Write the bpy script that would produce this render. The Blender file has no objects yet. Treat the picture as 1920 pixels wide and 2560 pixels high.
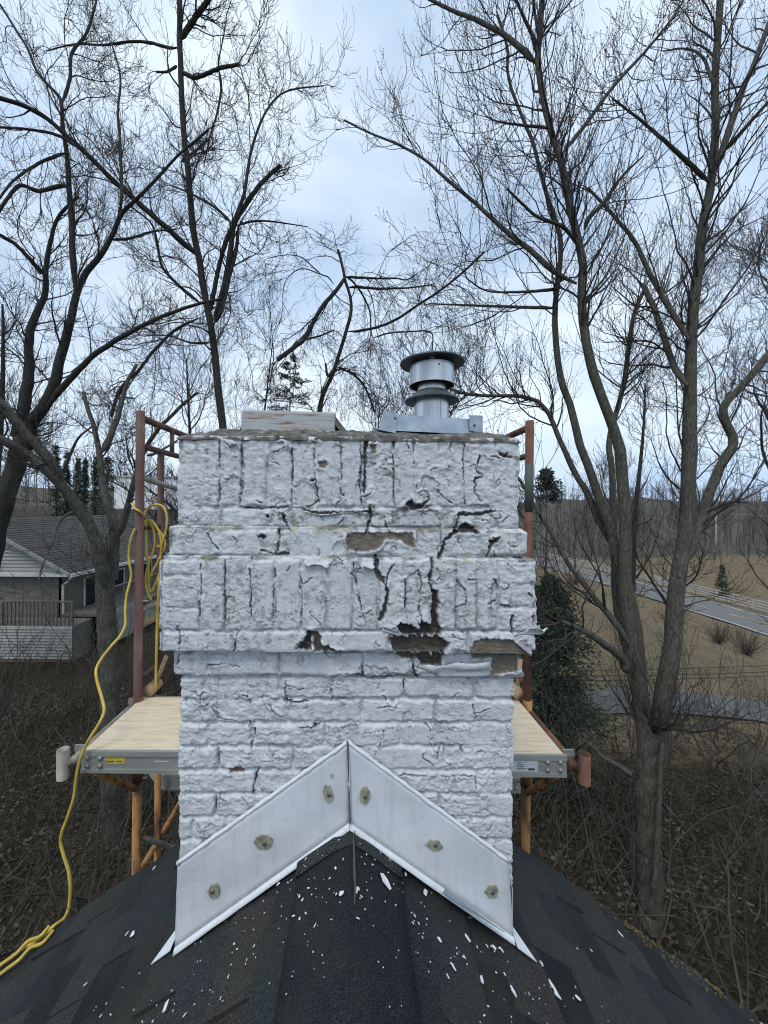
import bpy, math, random
import numpy as np
from mathutils import Vector, Matrix

# ------------------------------------------------------------------ camera / world / sun / exposure
SC = bpy.context.scene
COL = SC.collection
H = 6.2                    # camera height over the yard
F = 970.0                  # focal length in photo pixels (1920 x 2560)
VX, VY = 885.0, 1262.0     # where the level, straight-ahead direction lands in the photo
ROLL = 0.0095
cam_d = bpy.data.cameras.new('camera')
cam = bpy.data.objects.new('camera', cam_d)
COL.objects.link(cam)
cam.location = (0, 0, H)
cam.rotation_mode = 'QUATERNION'
cam.rotation_quaternion = (Matrix.Rotation(math.pi / 2, 4, 'X') @ Matrix.Rotation(ROLL, 4, 'Z')).to_quaternion()
cam_d.sensor_fit = 'VERTICAL'
cam_d.sensor_height = 24.0
cam_d.lens = 24.0 * F / 2560.0
cam_d.shift_x = (960 - VX) / 2560.0
cam_d.shift_y = -(1280 - VY) / 2560.0
cam_d.clip_start = 0.05
cam_d.clip_end = 3000
SC.camera = cam

SUN_ELEV, SUN_AZ = 58.0, 205.0     # behind the camera, a little to the left, veiled by cloud
world = bpy.data.worlds.new('World')
SC.world = world
world.use_nodes = True
wn, wl = world.node_tree.nodes, world.node_tree.links
wn.clear()
w_out = wn.new('ShaderNodeOutputWorld')
sky = wn.new('ShaderNodeTexSky')
sky.sky_type = 'NISHITA'
sky.sun_disc = False
sky.sun_elevation = math.radians(SUN_ELEV)
sky.sun_rotation = math.radians(SUN_AZ)
bg1 = wn.new('ShaderNodeBackground'); bg1.inputs['Strength'].default_value = 0.12
wl.new(sky.outputs[0], bg1.inputs['Color'])
tc = wn.new('ShaderNodeTexCoord')
mp = wn.new('ShaderNodeMapping'); mp.inputs['Scale'].default_value = (1.0, 1.0, 2.6)
wl.new(tc.outputs['Generated'], mp.inputs['Vector'])
nz = wn.new('ShaderNodeTexNoise'); nz.inputs['Scale'].default_value = 1.7
nz.inputs['Detail'].default_value = 7; nz.inputs['Roughness'].default_value = 0.52
nz.inputs['Distortion'].default_value = 0.35
wl.new(mp.outputs[0], nz.inputs['Vector'])
rc = wn.new('ShaderNodeValToRGB')
rc.color_ramp.elements[0].position = 0.33; rc.color_ramp.elements[0].color = (0.40, 0.55, 0.76, 1)
rc.color_ramp.elements[1].position = 0.66; rc.color_ramp.elements[1].color = (0.76, 0.875, 0.98, 1)
e = rc.color_ramp.elements.new(0.50); e.color = (0.595, 0.735, 0.90, 1)
wl.new(nz.outputs['Fac'], rc.inputs['Fac'])
bg2 = wn.new('ShaderNodeBackground'); bg2.inputs['Strength'].default_value = 0.92
wl.new(rc.outputs[0], bg2.inputs['Color'])
nz2 = wn.new('ShaderNodeTexNoise'); nz2.inputs['Scale'].default_value = 1.1; nz2.inputs['Detail'].default_value = 4
wl.new(mp.outputs[0], nz2.inputs['Vector'])
mr = wn.new('ShaderNodeMapRange')
mr.inputs['From Min'].default_value = 0.30; mr.inputs['From Max'].default_value = 0.55
mr.inputs['To Min'].default_value = 0.72; mr.inputs['To Max'].default_value = 0.98
wl.new(nz2.outputs['Fac'], mr.inputs['Value'])
mixs = wn.new('ShaderNodeMixShader')
wl.new(mr.outputs[0], mixs.inputs['Fac'])
wl.new(bg1.outputs[0], mixs.inputs[1]); wl.new(bg2.outputs[0], mixs.inputs[2])
wl.new(mixs.outputs[0], w_out.inputs['Surface'])

sun_d = bpy.data.lights.new('sun', 'SUN')
sun_d.energy = 1.25
sun_d.angle = math.radians(22)
sun_d.color = (1.0, 0.97, 0.93)
sun = bpy.data.objects.new('sun', sun_d)
COL.objects.link(sun)
sv = Vector((math.sin(math.radians(SUN_AZ)) * math.cos(math.radians(SUN_ELEV)),
             math.cos(math.radians(SUN_AZ)) * math.cos(math.radians(SUN_ELEV)), math.sin(math.radians(SUN_ELEV))))
sun.rotation_mode = 'QUATERNION'
sun.rotation_quaternion = sv.to_track_quat('Z', 'Y')

SC.view_settings.view_transform = 'Standard'
SC.view_settings.look = 'None'
SC.view_settings.exposure = 0.38
SC.view_settings.gamma = 1.0
SC.view_settings.use_curve_mapping = False
SC.render.engine = 'CYCLES'
SC.cycles.use_denoising = True
SC.cycles.filter_width = 1.1
SC.cycles.max_bounces = 5
SC.cycles.diffuse_bounces = 3
SC.cycles.glossy_bounces = 2
SC.cycles.transparent_max_bounces = 4

# ------------------------------------------------------------------ helpers
RNG = np.random.default_rng(7)
random.seed(5)

def P(px, py, Y):
    """a point seen at photo pixel (px, py), Y metres ahead of the camera"""
    dx, dy = px - VX, py - VY
    c, s = math.cos(ROLL), math.sin(ROLL)
    return Vector(((dx * c + dy * s) / F * Y, Y, H - (-dx * s + dy * c) / F * Y))

def tag(o, label=None, cat=None, group=None, kind=None):
    if label: o['label'] = label
    if cat: o['category'] = cat
    if group: o['group'] = group
    if kind: o['kind'] = kind
    return o

def empty(name, loc, label, cat, group=None):
    o = bpy.data.objects.new(name, None)
    o.empty_display_size = 0.1
    COL.objects.link(o)
    o.location = loc
    o.matrix_world = Matrix.Translation(Vector(loc))
    return tag(o, label, cat, group)

def link(name, me, mat, parent=None, smooth=False):
    if mat is not None and len(me.materials) == 0:
        for m in (mat if isinstance(mat, (list, tuple)) else [mat]):
            me.materials.append(m)
    if smooth:
        me.polygons.foreach_set('use_smooth', np.ones(len(me.polygons), dtype=bool))
    o = bpy.data.objects.new(name, me)
    COL.objects.link(o)
    if parent is not None:
        o.parent = parent
        o.matrix_parent_inverse = parent_inv(parent)
    return o

def parent_inv(parent):
    m = Matrix.Identity(4); q = parent
    mats = []
    while q is not None:
        mats.append((q.matrix_parent_inverse.copy() if q.parent else Matrix.Identity(4)) @ q.matrix_basis)
        q = q.parent
    for a in reversed(mats): m = m @ a
    return m.inverted()

def np_mesh(name, V, Q, mat_idx=None):
    """mesh from numpy verts (n,3) and faces (m,3 or 4)"""
    me = bpy.data.meshes.new(name)
    V = np.ascontiguousarray(V, dtype=np.float32); Q = np.ascontiguousarray(Q, dtype=np.int32)
    k = Q.shape[1]
    me.vertices.add(len(V)); me.vertices.foreach_set('co', V.ravel())
    me.loops.add(Q.size); me.loops.foreach_set('vertex_index', Q.ravel())
    me.polygons.add(len(Q))
    me.polygons.foreach_set('loop_start', np.arange(0, Q.size, k, dtype=np.int32))
    if mat_idx is not None: me.polygons.foreach_set('material_index', np.asarray(mat_idx, dtype=np.int32))
    me.update(calc_edges=True)
    return me

def set_col(me, C):
    a = me.color_attributes.new('Col', 'FLOAT_COLOR', 'POINT')
    C4 = np.ones((len(C), 4), dtype=np.float32); C4[:, :3] = C
    a.data.foreach_set('color', C4.ravel())

class MB:
    def __init__(s): s.v = []; s.f = []
    def add(s, vs, fs):
        b = len(s.v); s.v += [tuple(x) for x in vs]; s.f += [tuple(b + i for i in f) for f in fs]
        return s
    def box(s, x0, x1, y0, y1, z0, z1):
        return s.add([(x0,y0,z0),(x1,y0,z0),(x1,y1,z0),(x0,y1,z0),(x0,y0,z1),(x1,y0,z1),(x1,y1,z1),(x0,y1,z1)],
                     [(0,3,2,1),(4,5,6,7),(0,1,5,4),(1,2,6,5),(2,3,7,6),(3,0,4,7)])
    def hexa(s, a, b):      # two quads a (bottom) and b (top), same winding
        return s.add(list(a) + list(b), [(3,2,1,0),(4,5,6,7),(0,1,5,4),(1,2,6,5),(2,3,7,6),(3,0,4,7)])
    def prism(s, poly, off):
        n = len(poly); off = Vector(off)
        vs = [Vector(p) for p in poly] + [Vector(p) + off for p in poly]
        return s.add(vs, [tuple(range(n))[::-1], tuple(range(n, 2*n))] + [(i, (i+1) % n, n + (i+1) % n, n + i) for i in range(n)])
    def tube(s, pts, r, n=12, cap=True, bore=0.0):
        pts = [Vector(p) for p in pts]; m = len(pts)
        rs = r if isinstance(r, (list, tuple)) else [r] * m
        b = len(s.v); prev = None
        for i, p in enumerate(pts):
            t = (pts[min(i+1, m-1)] - pts[max(i-1, 0)]).normalized()
            if prev is None:
                u = t.cross(Vector((0.31, 0.2, 0.93)));
                if u.length < 1e-3: u = t.cross(Vector((1, 0, 0)))
            else: u = prev - t * prev.dot(t)
            u.normalize(); prev = u; w = t.cross(u)
            for k in range(n):
                a = 2 * math.pi * k / n
                s.v.append(tuple(p + (u * math.cos(a) + w * math.sin(a)) * rs[i]))
        for i in range(m - 1):
            for k in range(n):
                k2 = (k + 1) % n
                s.f.append((b+i*n+k, b+i*n+k2, b+(i+1)*n+k2, b+(i+1)*n+k))
        if cap and bore <= 0:
            s.f.append(tuple(b + k for k in range(n))[::-1]); s.f.append(tuple(b+(m-1)*n+k for k in range(n)))
        elif bore > 0:       # open ends with wall thickness
            for (i0, dirn) in ((0, 1), (m - 1, -1)):
                c = pts[i0]; t = (pts[min(i0+1, m-1)] - pts[max(i0-1, 0)]).normalized() * dirn
                b2 = len(s.v)
                for k in range(n):
                    q = Vector(s.v[b + i0*n + k]); s.v.append(tuple(c + (q - c) * bore))
                for k in range(n):
                    q = Vector(s.v[b + i0*n + k]); s.v.append(tuple(c + (q - c) * bore + t * rs[i0] * 3))
                for k in range(n):
                    k2 = (k+1) % n
                    s.f.append((b+i0*n+k, b+i0*n+k2, b2+k2, b2+k)); s.f.append((b2+k, b2+k2, b2+n+k2, b2+n+k))
                s.f.append(tuple(b2 + n + k for k in range(n)))
        return s
    def lathe(s, prof, c, n=32, ax=Vector((0,0,1))):
        b = len(s.v); c = Vector(c)
        for (r, z) in prof:
            for k in range(n):
                a = 2 * math.pi * k / n
                s.v.append((c.x + r * math.cos(a), c.y + r * math.sin(a), c.z + z))
        for i in range(len(prof) - 1):
            for k in range(n):
                k2 = (k + 1) % n
                s.f.append((b+i*n+k, b+i*n+k2, b+(i+1)*n+k2, b+(i+1)*n+k))
        return s
    def mesh(s, name):
        me = bpy.data.meshes.new(name); me.from_pydata(s.v, [], s.f); me.update(); return me
    def build(s, name, mat, parent=None, smooth=False):
        return link(name, s.mesh(name), mat, parent, smooth)

def smooth_by_angle(o, deg=40):
    me = o.data
    me.polygons.foreach_set('use_smooth', np.ones(len(me.polygons), dtype=bool))
    try: me.set_sharp_from_angle(angle=math.radians(deg))
    except Exception: pass
    return o

# numpy value noise
_TAB = RNG.random((256, 256)).astype(np.float32)
def vnoise(x, y, seed=0):
    x = np.asarray(x, dtype=np.float64) + seed * 17.31; y = np.asarray(y, dtype=np.float64) + seed * 7.77
    xi = np.floor(x).astype(np.int64); yi = np.floor(y).astype(np.int64)
    fx = x - xi; fy = y - yi
    fx = fx * fx * (3 - 2 * fx); fy = fy * fy * (3 - 2 * fy)
    a = _TAB[xi & 255, yi & 255]; b = _TAB[(xi + 1) & 255, yi & 255]
    c = _TAB[xi & 255, (yi + 1) & 255]; d = _TAB[(xi + 1) & 255, (yi + 1) & 255]
    return (a * (1 - fx) + b * fx) * (1 - fy) + (c * (1 - fx) + d * fx) * fy
def fbm(x, y, seed=0, oct=4, rough=0.5):
    s = 0; amp = 1; tot = 0
    for i in range(oct):
        s = s + amp * vnoise(x * 2 ** i, y * 2 ** i, seed + i * 3.7); tot += amp; amp *= rough
    return s / tot
def sstep(a, b, x):
    t = np.clip((x - a) / (b - a), 0, 1); return t * t * (3 - 2 * t)

# ------------------------------------------------------------------ materials
class NT:
    def __init__(s, name):
        s.m = bpy.data.materials.new(name); s.m.use_nodes = True
        s.n = s.m.node_tree.nodes; s.l = s.m.node_tree.links
        s.bsdf = s.n['Principled BSDF']; s.tc = s.n.new('ShaderNodeTexCoord')
    def node(s, t, **kw):
        nd = s.n.new(t)
        for k, v in kw.items():
            if k in nd.inputs: nd.inputs[k].default_value = v
            else: setattr(nd, k, v)
        return nd
    def vec(s, scale=(1,1,1), src='Object'):
        mp = s.node('ShaderNodeMapping'); mp.inputs['Scale'].default_value = scale
        if src == 'World':
            g = s.node('ShaderNodeNewGeometry'); s.l.new(g.outputs['Position'], mp.inputs['Vector'])
        else: s.l.new(s.tc.outputs[src], mp.inputs['Vector'])
        return mp.outputs[0]
    def noise(s, v, scale, detail=5, rough=0.55, dist=0.0):
        nd = s.node('ShaderNodeTexNoise'); nd.inputs['Scale'].default_value = scale
        nd.inputs['Detail'].default_value = detail; nd.inputs['Roughness'].default_value = rough
        nd.inputs['Distortion'].default_value = dist
        s.l.new(v, nd.inputs['Vector']); return nd.outputs['Fac']
    def ramp(s, fac, stops):
        r = s.node('ShaderNodeValToRGB'); el = r.color_ramp.elements
        el[0].position, el[0].color = stops[0][0], tuple(stops[0][1]) + (1,)
        el[1].position, el[1].color = stops[-1][0], tuple(stops[-1][1]) + (1,)
        for p, c in stops[1:-1]:
            q = el.new(p); q.color = tuple(c) + (1,)
        s.l.new(fac, r.inputs['Fac']); return r.outputs['Color']
    def mix(s, fac, a, b, mode='MIX'):
        m = s.node('ShaderNodeMix'); m.data_type = 'RGBA'; m.blend_type = mode
        if isinstance(fac, float): m.inputs[0].default_value = fac
        else: s.l.new(fac, m.inputs[0])
        for i, q in ((6, a), (7, b)):
            if isinstance(q, tuple): m.inputs[i].default_value = q + (1,) if len(q) == 3 else q
            else: s.l.new(q, m.inputs[i])
        return m.outputs[2]
    def color(s, c):
        if isinstance(c, tuple): s.bsdf.inputs['Base Color'].default_value = c + (1,)
        else: s.l.new(c, s.bsdf.inputs['Base Color'])
    def bump(s, h, strength=0.4, dist=0.01):
        b = s.node('ShaderNodeBump'); b.inputs['Strength'].default_value = strength; b.inputs['Distance'].default_value = dist
        s.l.new(h, b.inputs['Height']); s.l.new(b.outputs[0], s.bsdf.inputs['Normal'])
    def set(s, rough=0.7, metal=0.0, spec=None):
        s.bsdf.inputs['Roughness'].default_value = rough; s.bsdf.inputs['Metallic'].default_value = metal
        if spec is not None: s.bsdf.inputs['Specular IOR Level'].default_value = spec
        return s.m

def mat_mottle(name, stops, scale=20, rough=0.8, metal=0.0, vs=(1,1,1), bump=0.3, bdist=0.004, bscale=None, src='Object', spec=None, detail=6):
    t = NT(name); v = t.vec(vs, src); n = t.noise(v, scale, detail)
    t.color(t.ramp(n, stops))
    if bump: t.bump(t.noise(v, bscale or scale * 2.5, 6, 0.6), bump, bdist)
    return t.set(rough, metal, spec)

def m_paint():
    t = NT('peeling_white_paint')
    at = t.node('ShaderNodeAttribute'); at.attribute_name = 'Col'
    v = t.vec((1,1,1), 'World')
    n = t.noise(v, 60, 5, 0.6)
    shade = t.ramp(n, [(0.3, (0.84, 0.84, 0.85)), (0.6, (1, 1, 1))])
    col = t.mix(1.0, at.outputs['Color'], shade, 'MULTIPLY')
    # brittle hairline crazing and small lifted scales
    wv = t.node('ShaderNodeTexNoise'); wv.inputs['Scale'].default_value = 45; wv.inputs['Detail'].default_value = 3; t.l.new(v, wv.inputs['Vector'])
    ad = t.node('ShaderNodeVectorMath', operation='MULTIPLY_ADD'); t.l.new(wv.outputs['Color'], ad.inputs[0]); ad.inputs[1].default_value = (0.02, 0.02, 0.02); t.l.new(v, ad.inputs[2])
    vo = t.node('ShaderNodeTexVoronoi'); vo.feature = 'DISTANCE_TO_EDGE'; vo.inputs['Scale'].default_value = 34; t.l.new(ad.outputs[0], vo.inputs['Vector'])
    mask = t.ramp(t.noise(v, 17, 4, 0.6), [(0.56, (1, 1, 1)), (0.66, (0, 0, 0))])
    line = t.ramp(vo.outputs['Distance'], [(0.012, (0, 0, 0)), (0.05, (1, 1, 1))])
    line = t.mix(1.0, line, mask, 'LIGHTEN')
    col = t.mix(1.0, col, t.ramp(line, [(0.0, (0.60, 0.60, 0.60)), (1.0, (1, 1, 1))]), 'MULTIPLY')
    t.color(col)
    v2 = t.vec((1, 1, 1.6), 'World')
    h1 = t.noise(v2, 150, 7, 0.66, 0.4)
    hb = t.mix(0.5, h1, line, 'MULTIPLY')
    t.bump(hb, 0.42, 0.004)
    return t.set(0.62, spec=0.3)
M = {}
M['paint'] = m_paint()
M['crown'] = mat_mottle('old_mortar_crown', [(0.3, (0.045,0.042,0.035)), (0.5,(0.11,0.105,0.09)), (0.7,(0.22,0.21,0.185))], 38, 0.95, bump=0.8, bdist=0.008)
M['core'] = mat_mottle('sooty_masonry', [(0.3,(0.05,0.045,0.04)),(0.7,(0.10,0.09,0.08))], 30, 0.95)
def m_flue():
    t = NT('flue_clay'); v = t.vec((1,1,1))
    n = t.noise(v, 9, 6, 0.6); n2 = t.noise(t.vec((2, 2, 30)), 3.0, 6, 0.65)
    c = t.ramp(n2, [(0.46, (0.40,0.42,0.42)), (0.54,(0.36,0.36,0.35)), (0.58,(0.30,0.13,0.09))])
    c = t.mix(t.ramp(n, [(0.45,(0,0,0)),(0.68,(1,1,1))]), c, (0.40,0.41,0.40))
    t.color(c); t.bump(t.noise(v, 60, 6), 0.5, 0.004); return t.set(0.9)
M['flue'] = m_flue()
M['galv'] = mat_mottle('galvanised_steel', [(0.35,(0.28,0.335,0.39)),(0.65,(0.40,0.455,0.51))], 26, 0.45, 0.7, bump=0.08, bdist=0.002)
M['galv_soft'] = mat_mottle('spun_aluminium_painted_sheen', [(0.35,(0.34,0.355,0.365)),(0.65,(0.62,0.63,0.64))], 2.0, 0.30, 0.9, vs=(14,14,0.4), bump=0.06, bdist=0.001)  # upright pale and dark streaks in the colour stand for reflections
M['galv_dark'] = mat_mottle('weathered_metal', [(0.35,(0.10,0.12,0.13)),(0.65,(0.17,0.19,0.20))], 12, 0.5, 0.6, bump=0.08, bdist=0.002)
def m_flash():
    t = NT('white_coated_sheet'); v = t.vec((1,1,1))
    n = t.noise(v, 5, 5, 0.5)
    c = t.ramp(n, [(0.35,(0.53,0.555,0.575)),(0.65,(0.585,0.605,0.625))])
    st = t.noise(t.vec((60, 60, 5)), 1.0, 6, 0.6)                  # rain streaks
    c = t.mix(t.ramp(st, [(0.50,(0,0,0)),(0.72,(0.35,0.35,0.35))]), c, (0.40,0.42,0.42))
    sp = t.noise(v, 140, 4, 0.6)                                   # dirt specks
    c = t.mix(t.ramp(sp, [(0.66,(0,0,0)),(0.72,(0.5,0.5,0.5))]), c, (0.30,0.30,0.27))
    t.color(c)
    t.bump(t.noise(v, 9, 4, 0.5), 0.5, 0.012); return t.set(0.36, spec=0.45)
M['flash'] = m_flash()
M['caulk'] = mat_mottle('white_caulk', [(0.3,(0.60,0.63,0.65)),(0.7,(0.70,0.72,0.74))], 40, 0.6, bump=0.5)
M['bare'] = mat_mottle('bare_stained_metal', [(0.35,(0.20,0.19,0.14)),(0.6,(0.38,0.38,0.29))], 60, 0.6, 0.2, bump=0.2)
M['nail'] = mat_mottle('nail_head', [(0.35,(0.10,0.10,0.09)),(0.65,(0.17,0.17,0.16))], 90, 0.5, 0.6, bump=0.2)
def m_shingle(name, a, b, c):
    t = NT(name); v = t.vec((1,1,1), 'World')
    n = t.noise(v, 380, 2, 0.6); big = t.noise(v, 5, 5, 0.6)
    oi = t.node('ShaderNodeObjectInfo')
    g = t.ramp(n, [(0.36, a), (0.5, b), (0.66, c)])
    tint = t.ramp(oi.outputs['Random'], [(0.0,(0.50,0.53,0.57)),(0.3,(1.1,1.12,1.15)),(0.5,(0.72,0.72,0.72)),(0.72,(1.75,1.4,1.25)),(1.0,(0.95,1.1,1.12))])
    g = t.mix(1.0, g, tint, 'MULTIPLY')
    g = t.mix(t.ramp(big, [(0.42,(0,0,0)),(0.72,(0.55,0.55,0.55))]), g, (0.040,0.042,0.028))
    t.color(g); t.bump(n, 0.8, 0.004); return t.set(0.93, spec=0.2)
M['shingle'] = m_shingle('asphalt_shingle', (0.006,0.0075,0.009), (0.019,0.0225,0.025), (0.062,0.069,0.072))
M['ridge'] = m_shingle('asphalt_ridge_cap', (0.008,0.010,0.0115), (0.025,0.030,0.033), (0.085,0.094,0.098))
M['chip'] = mat_mottle('paint_chip', [(0.3,(0.62,0.63,0.63)),(0.7,(0.80,0.81,0.82))], 120, 0.6)
M['moss'] = mat_mottle('ochre_moss', [(0.3,(0.075,0.055,0.018)),(0.7,(0.15,0.105,0.035))], 90, 0.95)
M['rust'] = mat_mottle('red_oxide_steel', [(0.30,(0.050,0.022,0.018)),(0.5,(0.095,0.042,0.032)),(0.62,(0.11,0.060,0.045)),(0.72,(0.17,0.115,0.09))], 14, 0.75, 0.0, vs=(1,1,0.35), bump=0.25)
M['orange'] = mat_mottle('worn_orange_steel', [(0.36,(0.06,0.032,0.02)),(0.44,(0.17,0.075,0.025)),(0.52,(0.33,0.155,0.045)),(0.7,(0.40,0.215,0.08))], 13, 0.7, vs=(1,1,0.4), bump=0.2)
M['rust_or'] = mat_mottle('rusty_orange_steel', [(0.36,(0.045,0.024,0.018)),(0.5,(0.115,0.046,0.026)),(0.7,(0.19,0.088,0.05))], 13, 0.75, vs=(1,1,0.4), bump=0.25)
M['green_st'] = mat_mottle('green_painted_steel', [(0.33,(0.05,0.065,0.05)),(0.7,(0.085,0.11,0.085))], 16, 0.7, vs=(1,1,0.4), bump=0.2)
M['greytube'] = mat_mottle('grey_steel_tube', [(0.33,(0.16,0.14,0.115)),(0.55,(0.27,0.25,0.21)),(0.7,(0.36,0.34,0.30))], 16, 0.6, 0.2, bump=0.2)
M['alu'] = mat_mottle('dull_aluminium', [(0.33,(0.26,0.26,0.235)),(0.6,(0.38,0.38,0.355)),(0.75,(0.44,0.44,0.42))], 5, 0.5, 0.35, vs=(0.4,1,3), bump=0.1)
def m_ply():
    t = NT('plywood_deck'); v = t.vec((2.5, 45, 10))
    n = t.noise(v, 3.0, 7, 0.65, 0.4); n2 = t.noise(t.vec((1,1,1)), 3, 4)
    c = t.ramp(n, [(0.30,(0.40,0.28,0.17)),(0.45,(0.62,0.49,0.33)),(0.7,(0.74,0.62,0.45))])
    c = t.mix(t.ramp(n2, [(0.4,(0,0,0)),(0.75,(0.45,0.45,0.45))]), c, (0.50,0.44,0.36))
    sp = t.noise(t.vec((1,1,1)), 24, 5, 0.65)
    c = t.mix(t.ramp(sp, [(0.62,(0,0,0)),(0.70,(0.75,0.75,0.75))]), c, (0.36,0.31,0.25))
    sp2 = t.noise(t.vec((1,1.3,1)), 47, 3, 0.6)
    c = t.mix(t.ramp(sp2, [(0.70,(0,0,0)),(0.73,(0.8,0.8,0.8))]), c, (0.66,0.65,0.62))
    t.color(c); t.bump(n, 0.35, 0.003); return t.set(0.85)
M['ply'] = m_ply()
M['yellow_lab'] = mat_mottle('yellow_sticker', [(0.35,(0.42,0.30,0.04)),(0.65,(0.55,0.42,0.07))], 60, 0.5, bump=0)
M['grey_lab'] = mat_mottle('grey_sticker', [(0.35,(0.42,0.46,0.48)),(0.65,(0.54,0.58,0.60))], 60, 0.5, bump=0)
M['print'] = mat_mottle('dark_print', [(0.35,(0.06,0.06,0.06)),(0.65,(0.10,0.10,0.10))], 60, 0.6, bump=0)
M['lightprint'] = mat_mottle('pale_print', [(0.35,(0.60,0.60,0.58)),(0.65,(0.66,0.66,0.64))], 60, 0.6, bump=0)
M['hose'] = mat_mottle('yellow_rubber', [(0.3,(0.40,0.27,0.045)),(0.6,(0.58,0.42,0.085))], 14, 0.5, bump=0.05, spec=0.35)
M['wood_tan'] = mat_mottle('tan_wood', [(0.3,(0.30,0.19,0.10)),(0.6,(0.46,0.31,0.18))], 30, 0.8, bump=0.3)
def m_bark(name, a, b, c, sc=1.0):
    t = NT(name); v = t.vec((48*sc, 48*sc, 11*sc), 'World'); n = t.noise(v, 1.0, 7, 0.68, 0.5)
    big = t.noise(t.vec((1,1,1), 'World'), 2.2, 4)
    col = t.ramp(n, [(0.32, a), (0.52, b), (0.72, c)])
    col = t.mix(t.ramp(big, [(0.5,(0,0,0)),(0.75,(0.5,0.5,0.5))]), col, (0.075,0.085,0.055))
    t.color(col); t.bump(n, 0.8, 0.014); return t.set(0.95, spec=0.15)
M['bark'] = m_bark('grey_bark', (0.030,0.027,0.022), (0.085,0.080,0.066), (0.175,0.165,0.14))
M['bark_dk'] = m_bark('dark_bark', (0.018,0.017,0.016), (0.045,0.042,0.038), (0.085,0.080,0.072))
M['twig'] = mat_mottle('twig_bark', [(0.3,(0.026,0.023,0.022)),(0.7,(0.052,0.045,0.042))], 3, 0.9, bump=0, src='Object')
M['twig_pale'] = mat_mottle('pale_twig', [(0.3,(0.026,0.022,0.017)),(0.5,(0.052,0.045,0.034)),(0.7,(0.125,0.108,0.088))], 1.2, 0.9, bump=0)
M['bud'] = mat_mottle('red_brown_bud', [(0.3,(0.06,0.028,0.022)),(0.7,(0.11,0.05,0.035))], 30, 0.8, bump=0)

# ------------------------------------------------------------------ chimney (front face 1.1 m ahead)
D = 1.096; CW = 0.948; CD = 0.56
CXC = P(866, 1750, D).x
PITCH = 0.70                                   # roof rise over run
RIDGE_X = P(874, 2062, D).x; RIDGE_Z = P(874, 2062, D).z
RAKE_Y = 1.58
def roof_z(x): return RIDGE_Z - PITCH * abs(x - RIDGE_X)

chimney = empty('chimney', (CXC, D + CD / 2, RIDGE_Z - 0.6), 'wide brick chimney thickly coated in cracked, peeling white paint on the roof ridge', 'chimney')
STRIPS = [  # name, y top, y bottom, projection, lumps
    ('top', 1092, 1320, 0.007, 1.0), ('band', 1320, 1395, 0.0235, 1.0),
    ('corbel', 1395, 1633, 0.041, 0.8), ('neck', 1633, 1691, 0.012, 0.7), ('shaft', 1691, 2440, 0.0, 1.25)]
R = random.Random(11)
def rows(y0, y1, joints, x0, x1): return [(a, b, y0, y1) for a, b in zip([x0] + joints, joints + [x1])]
BR = {'top': [], 'band': [], 'corbel': [], 'neck': [], 'shaft': []}
for a, b in ((1092,1133),(1133,1195),(1195,1268)): BR['top'].append((456, 549, a, b))
for a, b in ((1095,1147),(1147,1217),(1217,1270)): BR['top'].append((1237, 1318, a, b))
BR['top'] += rows(1092, 1269, [606,668,730,790,853,913,984,1036,1096,1159], 549, 1237)
BR['top'] += rows(1269, 1320, [553,718,922,1105], 456, 1318)
BR['band'] += rows(1322, 1391, [525,695,869,1042,1101,1222], 428, 1333)
for a, b in ((1398,1441),(1441,1518),(1518,1577)): BR['corbel'].append((401, 497, a, b))
for a, b in ((1402,1462),(1462,1520),(1520,1582)): BR['corbel'].append((1248, 1354, a, b))
BR['corbel'] += rows(1397, 1578, [562,625,687,752,816,880,943,1012,1078,1141,1195], 497, 1248)
BR['corbel'] += rows(1578, 1633, [583,768,972,1172], 401, 1354)
BR['neck'] += rows(1634, 1690, [520,696,908,1030,1228], 436, 1312)
yy = [1691,1748,1808,1866,1926,1985,2044,2101,2160,2218,2276,2334,2392,2440]
js = [[510,698,830,1010,1190],[545,716,905,1090],[520,630,812,1000,1180],[545,735,925,1110],[640,830,1015,1195],[537,720,910,1100],[480,565,750,935,1120]]
for i in range(len(yy) - 1):
    BR['shaft'] += rows(yy[i], yy[i+1], js[i % 7], 440, 1292)

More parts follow.
